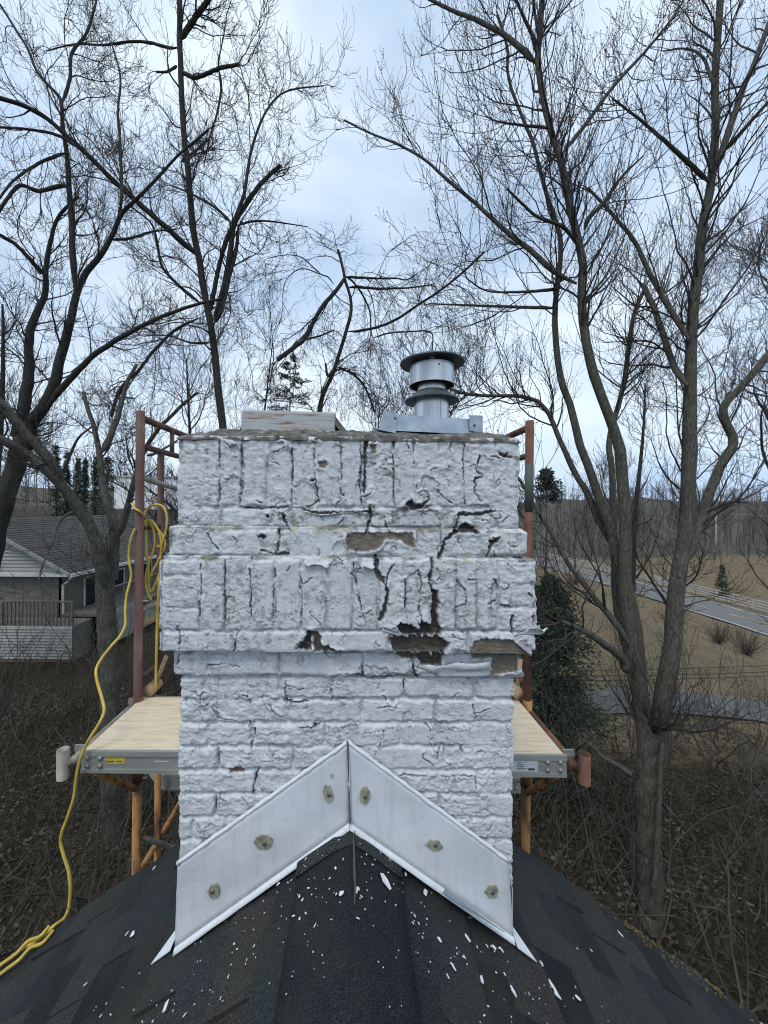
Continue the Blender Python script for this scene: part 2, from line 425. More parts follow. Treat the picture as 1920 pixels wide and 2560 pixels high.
# cracks: (width px, depth mm, points)
CR = [
 (3.5,9,[(901,1092),(904,1150),(900,1210),(904,1264)]),(7,9,[(915,1095),(912,1130),(913,1180),(910,1230)]),
 (6,12,[(925,1262),(928,1290),(919,1320),(914,1332)]),
 (3,8,[(984,1100),(983,1180),(984,1262)]),(4,10,[(1200,1140),(1190,1175),(1210,1190),(1189,1196),(1187,1230),(1203,1254)]),
 (3.5,9,[(960,1293),(966,1318),(976,1332)]),(6,14,[(1146,1286),(1190,1285),(1240,1277)]),(6,14,[(1147,1288),(1143,1308),(1139,1332)]),
 (6,14,[(1140,1330),(1112,1348),(1106,1375),(1098,1396)]),(3,9,[(1108,1352),(1092,1372),(1101,1392)]),
 (6,14,[(1082,1396),(1080,1425),(1074,1455),(1083,1480)]),(8,15,[(938,1390),(943,1432),(958,1453),(967,1467),(970,1492),(960,1520),(951,1550)]),
 (3.5,10,[(966,1462),(972,1430),(988,1410)]),(3.5,10,[(885,1404),(883,1430),(895,1480),(905,1530),(914,1556)]),
 (3,8,[(1012,1448),(1016,1480),(1012,1520)]),(3,8,[(1046,1425),(1055,1465),(1046,1520),(1054,1552)]),
 (3,8,[(1141,1425),(1143,1455),(1160,1470),(1168,1492),(1165,1512),(1140,1520)]),
 (3.5,8,[(1236,1448),(1245,1470),(1240,1500),(1222,1511)]),(5,12,[(1283,1540),(1279,1558),(1282,1582)]),
 (5,12,[(1322,1484),(1338,1498),(1342,1520)]),(4,10,[(1254,1514),(1290,1521)]),(3,8,[(1270,1410),(1285,1425)]),
 (3.5,10,[(445,1565),(450,1592),(448,1626)]),(4.5,10,[(594,1570),(591,1595),(583,1630)]),(6,11,[(655,1376),(690,1386),(720,1384)]),
 (4.5,10,[(697,1325),(697,1350),(690,1382)]),(4,9,[(518,1334),(530,1355),(546,1374)]),(4.5,10,[(703,1284),(713,1306),(726,1326)]),
 (3.5,8,[(600,1268),(660,1270),(722,1268)]),(4,9,[(758,1274),(800,1283),(862,1280),(924,1279)]),
 (3,8,[(1095,1225),(1110,1244),(1130,1258)]),(5,12,[(1030,1646),(1035,1675),(1043,1693)]),(9,14,[(1104,1686),(1128,1678),(1140,1663),(1151,1661)]),
 (3,8,[(548,1098),(549,1170),(546,1266)]),(3,7,[(604,1095),(602,1170),(600,1262)]),(3,7,[(730,1120),(731,1190),(728,1262)]),
 (4,9,[(710,1753),(735,1756),(770,1755)]),(3.5,8,[(715,1700),(712,1728),(716,1760)]),(4,9,[(828,1722),(829,1745),(834,1752)]),(3,7,[(835,1745),(865,1748)]),
 (3,8,[(531,1770),(545,1796),(588,1803)]),(4,9,[(640,1820),(632,1855),(626,1872)]),(3.5,8,[(546,1872),(545,1895),(548,1916)]),
 (4,9,[(646,1925),(636,1955),(632,1985)]),(3.5,9,[(541,1998),(538,2022),(545,2040)]),(3.5,9,[(750,1818),(790,1816),(800,1808)]),
 (3,8,[(1060,1884),(1056,1896),(1075,1906),(1082,1914)]),(4,9,[(1000,1938),(1060,1940),(1100,1941),(1180,1938)]),
 (3,8,[(1186,1940),(1190,1985)]),(3,7,[(905,1836),(950,1828),(985,1818)]),(3,8,[(1010,1700),(1012,1730)]),(3,7,[(620,1725),(620,1745)]),
 (3,7,[(1180,1760),(1190,1790),(1186,1806)]),(3,7,[(940,1770),(975,1766),(1010,1776)]),(4,9,[(880,1686),(915,1694),(980,1692)]),
 (3,8,[(908,1655),(905,1670),(907,1688)]),(3,6,[(520,1665),(560,1660),(600,1668)]),(4,10,[(424,1636),(426,1652)]),(4,10,[(447,1638),(444,1660)]),
 (3,8,[(1222,1352),(1236,1346),(1228,1364),(1220,1392)]),(3,7,[(850,1100),(855,1160),(853,1230),(870,1262)]),
 (3,7,[(1160,1110),(1158,1180),(1163,1260)]),(3,7,[(1036,1100),(1034,1160)]),(3,7,[(786,1120),(785,1180),(798,1258)]),
 (3.5,8,[(562,1400),(563,1470),(560,1550)]),(3.5,8,[(500,1410),(503,1470),(498,1545)]),(3,7,[(686,1420),(684,1500),(682,1565)]),(3,7,[(752,1430),(755,1500),(750,1560)]),
 (3,7,[(625,1420),(628,1490),(626,1560)]),
]
# exposed places: (kind, depth mm, polygon)   b = old brick, d = dark void, g = older grey coat
PE = [
 ('b',4,[(870,1337),(895,1331),(1030,1332),(1041,1372),(1018,1362),(1000,1349),(965,1350),(945,1372),(905,1380),(870,1376),(867,1355)]),
 ('b',5,[(1176,1632),(1186,1605),(1210,1597),(1270,1598),(1310,1612),(1322,1640),(1316,1649),(1180,1645)]),
 ('d',22,[(1001,1556),(1030,1563),(1047,1574),(1054,1553),(1106,1570),(1104,1588),(973,1588),(985,1575)]),
 ('w',20,[(973,1590),(1100,1591),(1126,1610),(1108,1640),(1105,1634),(983,1632)]),
 ('w',14,[(990,1633),(1108,1634),(1103,1662),(1085,1664),(1048,1660),(1045,1646),(1005,1645)]),
 ('b',7,[(1232,1638),(1310,1638),(1312,1676),(1262,1684),(1226,1692)]),
 ('d',18,[(1081,1478),(1095,1480),(1099,1510),(1092,1530),(1099,1574),(1079,1574),(1080,1520)]),
 ('d',16,[(740,1624),(754,1605),(768,1578),(782,1577),(778,1605),(780,1626)]),('w',10,[(784,1578),(795,1580),(803,1593),(804,1610),(824,1619),(862,1632),(786,1630)]),
 ('b',3,[(795,1157),(815,1153),(821,1160),(817,1167),(797,1169)]),('d',14,[(1140,1332),(1150,1314),(1164,1307),(1180,1316),(1199,1332)]),
 ('d',14,[(1010,1262),(1030,1247),(1036,1262),(1060,1257),(1072,1247),(1058,1268),(1040,1275)]),('d',10,[(1245,1130),(1262,1134),(1292,1146),(1256,1143)]),
 ('d',10,[(643,1340),(655,1336),(664,1343),(658,1348),(645,1346)]),('d',8,[(667,1287),(673,1285),(671,1296),(665,1293)]),('d',10,[(708,1280),(716,1290),(710,1304),(705,1296)]),
 ('d',12,[(1222,1352),(1240,1346),(1248,1342),(1246,1352),(1234,1360),(1222,1378)]),('d',12,[(1330,1540),(1345,1536),(1352,1560),(1334,1556)]),
 ('r',3,[(575,1917),(600,1916),(609,1923),(610,1931),(573,1931)]),('g',2,[(757,1402),(800,1398),(840,1402),(800,1414),(775,1412)]),
 ('g',2.5,[(1014,1447),(1044,1424),(1054,1470),(1047,1520),(1056,1550),(1018,1545),(1012,1500)]),('g',2.5,[(886,1425),(938,1412),(950,1470),(945,1540),(914,1556),(896,1490)]),
 ('g',2.5,[(1143,1452),(1162,1472),(1165,1512),(1140,1518)]),('g',2.5,[(1222,1505),(1232,1460),(1242,1450),(1244,1480),(1238,1502)]),
 ('g',2.5,[(765,1280),(800,1290),(870,1284),(922,1284),(918,1322),(850,1320),(770,1312)]),('g',2.5,[(990,1276),(1090,1276),(1104,1318),(1000,1322)]),
 ('g',2,[(1058,1192),(1068,1190),(1095,1205),(1075,1212),(1055,1210)]),('g',2,[(1148,1545),(1170,1535),(1160,1570),(1150,1562)]),
 ('b',3,[(926,1112),(938,1112),(942,1130),(930,1136)]),('d',7,[(772,1198),(790,1200),(784,1205)]),('d',8,[(1192,1297),(1222,1300),(1205,1303)]),
 ('g',2,[(925,1665),(968,1672),(975,1684),(935,1680)]),('d',8,[(786,1808),(793,1810),(791,1817),(784,1816)]),
]
rx_ = random.Random(99)
for q in range(150):       # small curled breaks all over the coat
    y = rx_.choice((rx_.uniform(1100, 1320), rx_.uniform(1320, 1690), rx_.uniform(1690, 2080))); x = rx_.gauss(1010, 240) if y < 1690 else rx_.uniform(450, 1285)
    a = rx_.uniform(0, 6.28); turn = rx_.uniform(-.5, .5); pts = [(x, y)]
    for k in range(rx_.randint(3, 7)):
        x += math.cos(a) * 7; y += math.sin(a) * 6; a += turn * .6 + rx_.gauss(0, .55); pts.append((x, y))
    CR.append((rx_.uniform(2.0, 3.6), rx_.uniform(3, 7), pts))
for q in range(26):        # shallow places where the upper coats have let go
    y = rx_.choice((rx_.uniform(1110, 1310), rx_.uniform(1340, 1680), rx_.uniform(1700, 2050))); x = rx_.gauss(960, 250); w_ = rx_.uniform(8, 26); h_ = rx_.uniform(6, 20)
    if not 460 < x < 1280: continue
    PE.append(('g', rx_.uniform(1.2, 2.6), [(x + math.cos(k*.785)*w_*rx_.uniform(.6, 1.2), y + math.sin(k*.785)*h_*rx_.uniform(.6, 1.2)) for k in range(8)]))
C_WHITE = np.array((0.60, 0.61, 0.625)); C_CRACK = np.array((0.075, 0.072, 0.068))
C_KIND = {'b': (0.175,0.145,0.115), 'd': (0.040,0.036,0.032), 'w': (0.085,0.066,0.052), 'g': (0.5,0.52,0.55), 'r': (0.165,0.085,0.07)}
C_KIND = {k: np.array(v) for k, v in C_KIND.items()}

def jitter_poly(pts, seed, step=5.0, amp=2.2, closed=False):
    r = np.random.default_rng(seed); out = []
    n = len(pts); seg = n if closed else n - 1
    for i in range(seg):
        a = np.array(pts[i], float); b = np.array(pts[(i+1) % n], float)
        m = max(1, int(np.linalg.norm(b - a) / step))
        for k in range(m):
            out.append(a + (b - a) * k / m + r.normal(0, amp, 2) * (0.4 if k == 0 else 1))
    if not closed: out.append(np.array(pts[-1], float))
    return np.array(out)
def seg_dist(px, py, poly, closed=False):
    d = np.full(px.shape, 1e9)
    n = len(poly); m = n if closed else n - 1
    for i in range(m):
        a = poly[i]; b = poly[(i+1) % n]; ab = b - a; L = ab @ ab + 1e-9
        t = np.clip(((px - a[0]) * ab[0] + (py - a[1]) * ab[1]) / L, 0, 1)
        d = np.minimum(d, np.hypot(px - a[0] - t * ab[0], py - a[1] - t * ab[1]))
    return d
def inside(px, py, poly):
    c = np.zeros(px.shape, bool); n = len(poly); j = n - 1
    for i in range(n):
        xi, yi = poly[i]; xj, yj = poly[j]
        c ^= ((yi > py) != (yj > py)) & (px < (xj - xi) * (py - yi) / (yj - yi + 1e-12) + xi)
        j = i
    return c

mortar_V, mortar_Q, mortar_C, mortar_n = [], [], [], 0
brick_count = 0
for si, (nm, y0, y1, pj, lump) in enumerate(STRIPS):
    Yf = D - pj
    zt, zb = P(866, y0, Yf).z, P(866, y1, Yf).z
    hw = CW / 2 + pj; dep = CD + 2 * pj; wid = 2 * hw
    sL, sF, sR = dep, dep + wid, 2 * dep + wid        # ends of left side, front, right side
    tot = sR + wid
    sc = np.concatenate([np.arange(0, sL, 0.018), np.arange(sL, sF, 0.0028), np.arange(sF, sR, 0.018), np.arange(sR, tot, 0.06)])
    zc = np.linspace(zt, zb, max(8, int((zt - zb) / 0.0028)))
    S, Z = np.meshgrid(sc, zc)                        # rows top to bottom
    # base position and outward normal
    t1 = S / sL; onL = S < sL; onF = (S >= sL) & (S < sF); onR = (S >= sF) & (S < sR); onB = S >= sR
    X = np.where(onL, -hw, np.where(onF, S - sL - hw, np.where(onR, hw, hw - (S - sR)))) + CXC
    Yb = Yf + dep
    Yv = np.where(onL, Yb - S, np.where(onF, Yf, np.where(onR, Yf + (S - sF), Yb)))
    cr = 0.012
    def cw(c): return np.clip(1 - np.abs(S - c) / cr, 0, 1) * 0.5
    nx = np.where(onL, -1.0, np.where(onR, 1.0, 0.0)); ny = np.where(onF, -1.0, np.where(onB, 1.0, 0.0))
    for c, n1, n2 in ((sL, (-1, 0), (0, -1)), (sF, (0, -1), (1, 0)), (sR, (1, 0), (0, 1))):
        w = cw(c); bef = S < c
        ox = np.where(bef, n2[0], n1[0]); oy = np.where(bef, n2[1], n1[1])
        nx = nx * (1 - w) + ox * w; ny = ny * (1 - w) + oy * w
    ln = np.hypot(nx, ny); nx /= ln; ny /= ln
    # photo pixel of each front vertex, for the surveyed joints, cracks and bare places
    dx0 = X * F / Yf; dy0 = (H - Z) * F / Yf
    PX = VX + dx0 - dy0 * ROLL; PY = VY + dy0 + dx0 * ROLL
    # other faces continue the bond
    bricks = list(BR[nm])
    u = S * 1000.0
    wa = 13.0 if nm == 'shaft' else 8.5
    WX = (fbm(S * 42, Z * 42, 3 + si, 4) - 0.5) * wa; WY = (fbm(S * 42, Z * 42, 9 + si, 4) - 0.5) * wa
    BXw = PX + WX; BYw = PY + WY
    bid = np.full(S.shape, -1); bd = np.full(S.shape, -1.0)
    rr = np.random.default_rng(40 + si)
    offs = []
    def paint_brick(mask_cols, x0, x1, ya, yb, bx, by, k):
        i0 = max(0, np.searchsorted(-zc, -P(866, ya, Yf).z) - 6); i1 = np.searchsorted(-zc, -P(866, yb, Yf).z) + 6
        sl = (slice(i0, i1), mask_cols)
        d = np.minimum(np.minimum(bx[sl] - x0, x1 - bx[sl]), np.minimum(by[sl] - ya, yb - by[sl]))
        better = d > bd[sl]
        q = bd[sl]; q[better] = d[better]; bd[sl] = q
        q = bid[sl]; q[better & (d > 3.2)] = k; bid[sl] = q
    cF = np.where((sc >= sL) & (sc < sF))[0]; cols_front = slice(cF[0], cF[-1] + 1)
    for (a, b, c, d_) in bricks:
        paint_brick(cols_front, a, b, c, d_, BXw, BYw, len(offs)); offs.append(rr.normal(0, 1.0))
    rowsets = sorted({(c, d_) for (_, _, c, d_) in bricks if (d_ - c) < 100} | {(c, d_) for (_, _, c, d_) in bricks if (d_ - c) >= 100})
    for side in (0, 1):
        cc = np.where(onL[0])[0] if side == 0 else np.where(onR[0])[0]
        sl_ = slice(cc[0], cc[-1] + 1)
        off_s = (S - (0 if side == 0 else sF)) * 1000 / 1.13
        bx = off_s + WX
        done_tall = [r_ for r_ in rowsets if r_[1] - r_[0] >= 100]
        for (c, d_) in rowsets:
            if d_ - c < 100 and any(t0 <= c and d_ <= t1_ + 3 for t0, t1_ in done_tall): continue
            step = 60 if d_ - c >= 100 else 183
            x = -rr.uniform(0, step)
            while x < dep * 1000 / 1.13:
                paint_brick(sl_, x, x + step, c, d_, bx, BYw, len(offs)); offs.append(rr.normal(0, 1.0)); x += step
    # height in metres
    dmm = bd * 1.13
    jd = 0.8 + 9.5 * sstep(0.32, 0.72, fbm(S * 7, Z * 7, 21 + si, 3))                    # joints more or less filled with paint
    if nm in ('shaft', 'neck'): jd = 1.5 + 9.5 * sstep(0.25, 0.75, fbm(S * 10, Z * 14, 25, 3))
    h = -jd * (1 - sstep(1.5, 7.5 + 4 * fbm(S * 30, Z * 30, 5), dmm))
    ofa = np.array(offs + [0.0]); h += ofa[bid] * np.where(bid >= 0, sstep(3, 9, dmm), 0)
    lm = fbm(S * 40, Z * 55, 31 + si, 3)
    sm = 0.35 + 1.0 * sstep(0.35, 0.65, fbm(S * 5, Z * 5, 45 + si, 3))
    h += sm * lump * ((lm - 0.5) * 5.0 + (fbm(S * 85, Z * 160, 51, 3) - 0.5) * 2.6 + (fbm(S * 230, Z * 330, 61, 2) - 0.5) * 1.1)
    if nm == 'shaft':
        heavy = sstep(1760, 1900, PY) * sstep(0.30, 0.55, fbm(S * 6, Z * 6, 77, 2))
        h += heavy * np.abs(fbm(S * 75, Z * 95, 71, 3) - 0.5) * 13
    COLR = np.tile(C_WHITE, S.shape + (1,)).astype(np.float32)
    warm = fbm(S * 14, Z * 14, 91, 4)[..., None]
    COLR *= (0.93 + 0.12 * warm)
    # weathering: grey mildew specks near the top and on the ledges, ochre lichen on ledges
    mil = sstep(0.53, 0.70, fbm(S * 70, Z * 90, 81 + si, 4)) * (0.25 + 0.75 * sstep(0.45, 0.62, fbm(S * 8, Z * 8, 83 + si, 2)))
    topw = {'top': 0.9, 'band': 0.75, 'corbel': 0.55, 'neck': 0.2, 'shaft': 0.25}[nm]
    mil = (mil * topw)[..., None]
    COLR = COLR * (1 - mil) + np.array((0.20, 0.20, 0.195)) * mil
    lich = (sstep(0.55, 0.7, fbm(S * 30, Z * 40, 87 + si, 3)) * sstep(0.022, 0.004, zt - Z) * (0.6 if nm in ('band', 'corbel', 'top') else 0))[..., None]
    COLR = COLR * (1 - lich) + np.array((0.36, 0.33, 0.17)) * lich
    jdirt = (sstep(5.0, 0.5, dmm) * sstep(0.50, 0.66, fbm(S * 22, Z * 22, 88 + si, 3)) * (0.8 if nm != 'shaft' else 0.35))[..., None]
    COLR = COLR * (1 - jdirt) + np.array((0.17, 0.165, 0.155)) * jdirt
    # hairline crazing over the whole coat
    for q, (fs, wdt, dp_) in enumerate(((16, 0.016, 2.6), (30, 0.020, 1.8), (55, 0.026, 1.1))):
        nn = fbm(S * fs, Z * fs * 1.15, 101 + q * 7 + si, 3) + 0.25 * fbm(S * fs * 5, Z * fs * 5, 120 + q, 2) - 0.125
        msk = sstep(0.50, 0.56, fbm(S * 12, Z * 12, 131 + q + si, 3))
        line = sstep(wdt, wdt * 0.35, np.abs(nn - 0.5)) * msk
        lip = sstep(wdt * 5, wdt, np.abs(nn - 0.5)) * msk * (nn > 0.5)
        h += lip * 1.3 - line * dp_
        l3 = (line * (0.55 if q < 2 else 0.3))[..., None]
        COLR = COLR * (1 - l3) + np.array((0.16, 0.16, 0.16)) * l3
    fr = cols_front; PXf, PYf = PX[:, fr], PY[:, fr]; hf = h[:, fr]; Cf = COLR[:, fr]
    for ci, (kind, dp_, poly) in enumerate(PE):
        pa = np.array(poly)
        if pa[:, 1].max() < y0 - 2 or pa[:, 1].min() > y1 + 2: continue
        pj_ = jitter_poly(poly, 300 + ci, 4.5, 1.8, True)
        bx = (PXf > pa[:, 0].min() - 16) & (PXf < pa[:, 0].max() + 16) & (PYf > pa[:, 1].min() - 16) & (PYf < pa[:, 1].max() + 16)
        if not bx.any(): continue
        x_, y_ = PXf[bx], PYf[bx]
        ins = inside(x_, y_, pj_); dd = seg_dist(x_, y_, pj_, True); sd = np.where(ins, dd, -dd)
        cut = sstep(-1.0, 1.2, sd)
        hh = hf[bx]; base = -dp_ + (fbm(x_ * 0.06, y_ * 0.3, 7, 4) - 0.5) * (4.0 if kind != 'g' else 1.6)
        lipn = sstep(0.35, 0.6, fbm(x_ * 0.06, y_ * 0.06, 17 + ci, 2))
        hh = hh + sstep(-13, -1.5, sd) * (1 - cut) * lipn * (4.5 if kind != 'g' else 2.2)
        if kind == 'g': hh = hh * (1 - cut) + (hh * 0.8 + base) * cut
        else: hh = hh * (1 - cut) + base * cut
        hf[bx] = hh
        ck = C_KIND[kind] * (0.55 + 0.85 * fbm(x_ * 0.10, y_ * 0.30, 23, 5)[:, None])
        if kind == 'g': ck = Cf[bx] * 0.94
        Cf[bx] = Cf[bx] * (1 - cut[:, None]) + ck * cut[:, None]
        edge = (sstep(2.4, 0.8, np.abs(sd + 0.2)) * (0.55 if kind == 'g' else 0.25))[:, None]
        Cf[bx] = Cf[bx] * (1 - edge) + np.array((0.15, 0.15, 0.15)) * edge
    for ci, (wd, dp_, pts) in enumerate(CR):
        pa = np.array(pts)
        if pa[:, 1].max() < y0 - 2 or pa[:, 1].min() > y1 + 2: continue
        pj_ = jitter_poly(pts, 500 + ci, 4.0, 1.3)
        bx = (PXf > pa[:, 0].min() - 16) & (PXf < pa[:, 0].max() + 16) & (PYf > pa[:, 1].min() - 16) & (PYf < pa[:, 1].max() + 16)
        if not bx.any(): continue
        x_, y_ = PXf[bx], PYf[bx]; dd = seg_dist(x_, y_, pj_)
        wloc = wd * np.clip(1.15 * fbm(x_ * 0.05, y_ * 0.05, 33 + ci, 3) - (0.22 if wd < 5 else 0.08), 0.0, 1) - (0.3 if wd < 4 else 0)
        cut = sstep(wloc + 0.8, wloc - 0.8, dd)
        lip = sstep(12, 2, dd) * (1 - cut) * sstep(0.3, 0.6, fbm(x_ * 0.05, y_ * 0.05, 43 + ci, 2))
        hf[bx] = hf[bx] + lip * 2.6 - cut * dp_
        c3 = (cut * 0.95)[:, None]
        Cf[bx] = Cf[bx] * (1 - c3) + C_CRACK * c3
    h[:, fr] = hf; COLR[:, fr] = Cf
    # ragged top rim and slightly worn corners
    if nm == 'top':
        rag = sstep(0.014, 0.0, zt - Z) * (fbm(S * 60, Z * 10, 151, 3) - 0.35) * 16
        h -= np.clip(rag, -3, 12)
    edgew = np.minimum(np.abs(S - sL), np.abs(S - sF)) * 1000
    h -= sstep(14, 0, edgew) * (1.5 + 9 * np.clip(fbm(S * 18, Z * 22, 161 + si, 3) - 0.42, 0, 1) * 2)
    hm = h / 1000.0
    VXp = X + nx * hm; VYp = Yv + ny * hm; VZp = Z.copy()
    # fold the strip in at its upper and lower ledge
    ext_top = []; ext_bot = []
    inset = 0.055
    for k, (fi, dz) in enumerate(((0.15, 0.0015), (0.5, 0.003), (1.0, 0.004))):
        w_ = fi * inset
        lum = (fbm(S[0] * 60, S[0] * 0 + k * 3.3, 171 + si, 3) - 0.5) * 0.006
        ext_top.append((VXp[0] - nx[0] * w_, VYp[0] - ny[0] * w_, VZp[0] + dz + lum))
        ext_bot.append((VXp[-1] - nx[-1] * w_, VYp[-1] - ny[-1] * w_, VZp[-1] - 0.0005 * k))
    VXp = np.vstack([np.array([e[0] for e in ext_top[::-1]]), VXp, np.array([e[0] for e in ext_bot])])
    VYp = np.vstack([np.array([e[1] for e in ext_top[::-1]]), VYp, np.array([e[1] for e in ext_bot])])
    VZp = np.vstack([np.array([e[2] for e in ext_top[::-1]]), VZp, np.array([e[2] for e in ext_bot])])
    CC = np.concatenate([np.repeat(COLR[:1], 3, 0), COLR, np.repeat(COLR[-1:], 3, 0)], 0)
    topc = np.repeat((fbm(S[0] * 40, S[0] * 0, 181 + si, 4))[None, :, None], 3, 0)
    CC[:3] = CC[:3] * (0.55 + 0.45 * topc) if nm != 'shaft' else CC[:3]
    BI = np.vstack([np.repeat(bid[:1] * 0 - 1, 3, 0), bid, np.repeat(bid[-1:] * 0 - 1, 3, 0)])
    nr, nc = VXp.shape
    V = np.stack([VXp, VYp, VZp], -1).reshape(-1, 3); Cc = CC.reshape(-1, 3)
    ii, jj = np.meshgrid(np.arange(nr - 1), np.arange(nc), indexing='ij'); j2 = (jj + 1) % nc
    Q = np.stack([ii * nc + jj, (ii + 1) * nc + jj, (ii + 1) * nc + j2, ii * nc + j2], -1).reshape(-1, 4)
    fb = BI[ii, jj].reshape(-1)
    if nm == 'shaft':      # nothing is needed behind the sheet metal and under the roof
        qx = PX[0][np.clip(jj, 0, nc - 1)].reshape(-1); qz = VZp[ii, jj].reshape(-1)
        onf = onF[0][jj].reshape(-1)
        qy = VY + (H - qz) * F / D
        topline = np.where(qx < 868, 1857 + (868 - qx) * 0.716, 1857 + (qx - 868) * 0.738)
        keep = ~(onf & (qy > topline + 45))
        Q = Q[keep]; fb = fb[keep]
    order = np.argsort(fb, kind='stable'); Q = Q[order]; fb = fb[order]
    ids, starts = np.unique(fb, return_index=True); ends = list(starts[1:]) + [len(fb)]
    for k, a, b in zip(ids, starts, ends):
        q = Q[a:b]; used, inv = np.unique(q, return_inverse=True); inv = inv.reshape(q.shape)
        if k < 0:
            mortar_V.append(V[used]); mortar_C.append(Cc[used]); mortar_Q.append(inv + mortar_n); mortar_n += len(used); continue
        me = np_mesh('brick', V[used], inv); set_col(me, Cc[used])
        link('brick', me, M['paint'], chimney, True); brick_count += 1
me = np_mesh('painted_joint', np.vstack(mortar_V), np.vstack(mortar_Q)); set_col(me, np.vstack(mortar_C))
link('painted_mortar', me, M['paint'], chimney, True)
core = MB().box(CXC - CW/2 + 0.045, CXC + CW/2 - 0.045, D + 0.045, D + CD - 0.045, RIDGE_Z - 0.6, P(866, 1090, D).z - 0.01)
core.build('brick_core', M['core'], chimney)

# crown of old mortar: a lumpy dome-edged slab with broken rim
zc0 = P(866, 1092, D).z
nxg, nyg = 110, 60
gx, gy = np.meshgrid(np.linspace(-1, 1, nxg), np.linspace(-1, 1, nyg))
ew = np.minimum((1 - np.abs(gx)) * CW / 2, (1 - np.abs(gy)) * CD / 2)
cz = zc0 + 0.006 + 0.030 * sstep(0, 0.12, ew) + (fbm(gx * 14, gy * 9, 5, 4) - 0.5) * 0.026 - 0.016 * sstep(0.014, 0, ew)
rim = 1.012 + 0.034 * (fbm(gx * 12, gy * 12, 8, 3) - 0.5)
Vc = np.stack([CXC + gx * (CW/2 + 0.004) * rim, D + CD/2 + gy * (CD/2 + 0.006) * rim, cz], -1).reshape(-1, 3)
Vb = Vc.copy(); Vb[:, 2] = zc0 - 0.012 + (Vc[:, 2] - zc0) * 0.1
ii, jj = np.meshgrid(np.arange(nyg - 1), np.arange(nxg - 1), indexing='ij')
Qt = np.stack([ii*nxg+jj, ii*nxg+jj+1, (ii+1)*nxg+jj+1, (ii+1)*nxg+jj], -1).reshape(-1, 4)
n0 = len(Vc); ring = [j for j in range(nxg)] + [i*nxg + nxg-1 for i in range(1, nyg)] + [(nyg-1)*nxg + j for j in range(nxg-2, -1, -1)] + [i*nxg for i in range(nyg-2, 0, -1)]
Qs = np.array([(a + n0, b + n0, b, a) for a, b in zip(ring, ring[1:] + ring[:1])])
link('mortar_crown', np_mesh('mortar_crown', np.vstack([Vc, Vb]), np.vstack([Qt, Qs])), M['crown'], chimney, True)

# clay flue tile (left), square tube with a mortar fillet
fa, fb_ = P(602, 1075, 1.17), P(838, 1075, 1.17)
fx0, fx1 = fa.x, fb_.x; fz0 = zc0 + 0.012; fz1 = P(720, 1024, 1.17).z; fy0, fy1 = 1.17, 1.17 + 0.30
def square_tube(x0, x1, y0, y1, z0, z1, t, tilt=0.0):
    m = MB(); o = [(x0,y0),(x1,y0),(x1,y1),(x0,y1)]; i_ = [(x0+t,y0+t),(x1-t,y0+t),(x1-t,y1-t),(x0+t,y1-t)]
    vs = [(x,y,z0) for x,y in o] + [(x,y,z1 - tilt*(x-x0)) for x,y in o] + [(x,y,z0) for x,y in i_] + [(x,y,z1 - tilt*(x-x0)) for x,y in i_]
    fs = []
    for k in range(4):
        k2 = (k+1) % 4
        fs += [(k,k2,4+k2,4+k),(8+k2,8+k,12+k,12+k2),(4+k,4+k2,12+k2,12+k)]
    return m.add(vs, fs)
flue = square_tube(fx0, fx1, fy0, fy1, fz0 - 0.02, fz1, 0.022, 0.02).build('flue_tile', M['flue'], chimney)
bv = flue.modifiers.new('bevel', 'BEVEL'); bv.width = 0.006; bv.segments = 2
fil = MB()
for (a, b, out) in (((fx0, fy0), (fx1, fy0), (0, -1)), ((fx1, fy0), (fx1, fy1), (1, 0)), ((fx0, fy1), (fx0, fy0), (-1, 0)), ((fx1, fy1), (fx0, fy1), (0, 1))):
    n = 26
    vs = []
    hh = 0.055 if out[0] == 1 else 0.018
    for k in range(n):
        t = k / (n - 1); x = a[0] + (b[0]-a[0])*t; y = a[1] + (b[1]-a[1])*t; j = random.uniform(0.7, 1.3)
        vs += [(x + out[0]*0.045*j, y + out[1]*0.035*j, zc0 + 0.012), (x + out[0]*0.02*j, y + out[1]*0.016*j, zc0 + 0.012 + hh*0.5*j), (x - out[0]*0.002, y - out[1]*0.002, zc0 + 0.012 + hh*j)]
    fil.add(vs, [(3*k+q, 3*k+3+q, 3*k+4+q, 3*k+1+q) for k in range(n-1) for q in (0, 1)])
fil.build('mortar_fillet', M['crown'], chimney, True)

# ------------------------------------------------------------------ metal vent with square skirted base (right)
vp = P(1078, 1040, 1.30)
vent = empty('metal_vent', (vp.x, vp.y, zc0 + 0.02), 'round galvanised vent with flat rain cap on a square metal base, right of chimney top', 'vent')
bx0, bx1 = P(968, 1080, 1.165).x, P(1204, 1080, 1.165).x
def skirt(z, x): return z
by0, by1 = 1.165, 1.165 + (bx1 - bx0)
zb0, zb1 = P(1080, 1082, 1.165).z, P(1080, 1040, 1.165).z
t_ = 0.010
base = MB()
base.add([(bx0,by0,zb0+.006),(bx1,by0,zb0-.004),(bx1,by1,zb0),(bx0,by1,zb0),(bx0+.004,by0+.004,zb1+.004),(bx1-.004,by0+.004,zb1-.008),(bx1-.004,by1-.004,zb1),(bx0+.004,by1-.004,zb1)],
         [(0,1,5,4),(1,2,6,5),(2,3,7,6),(3,0,4,7),(4,5,6,7)])
base.build('square_base', M['galv'], vent)
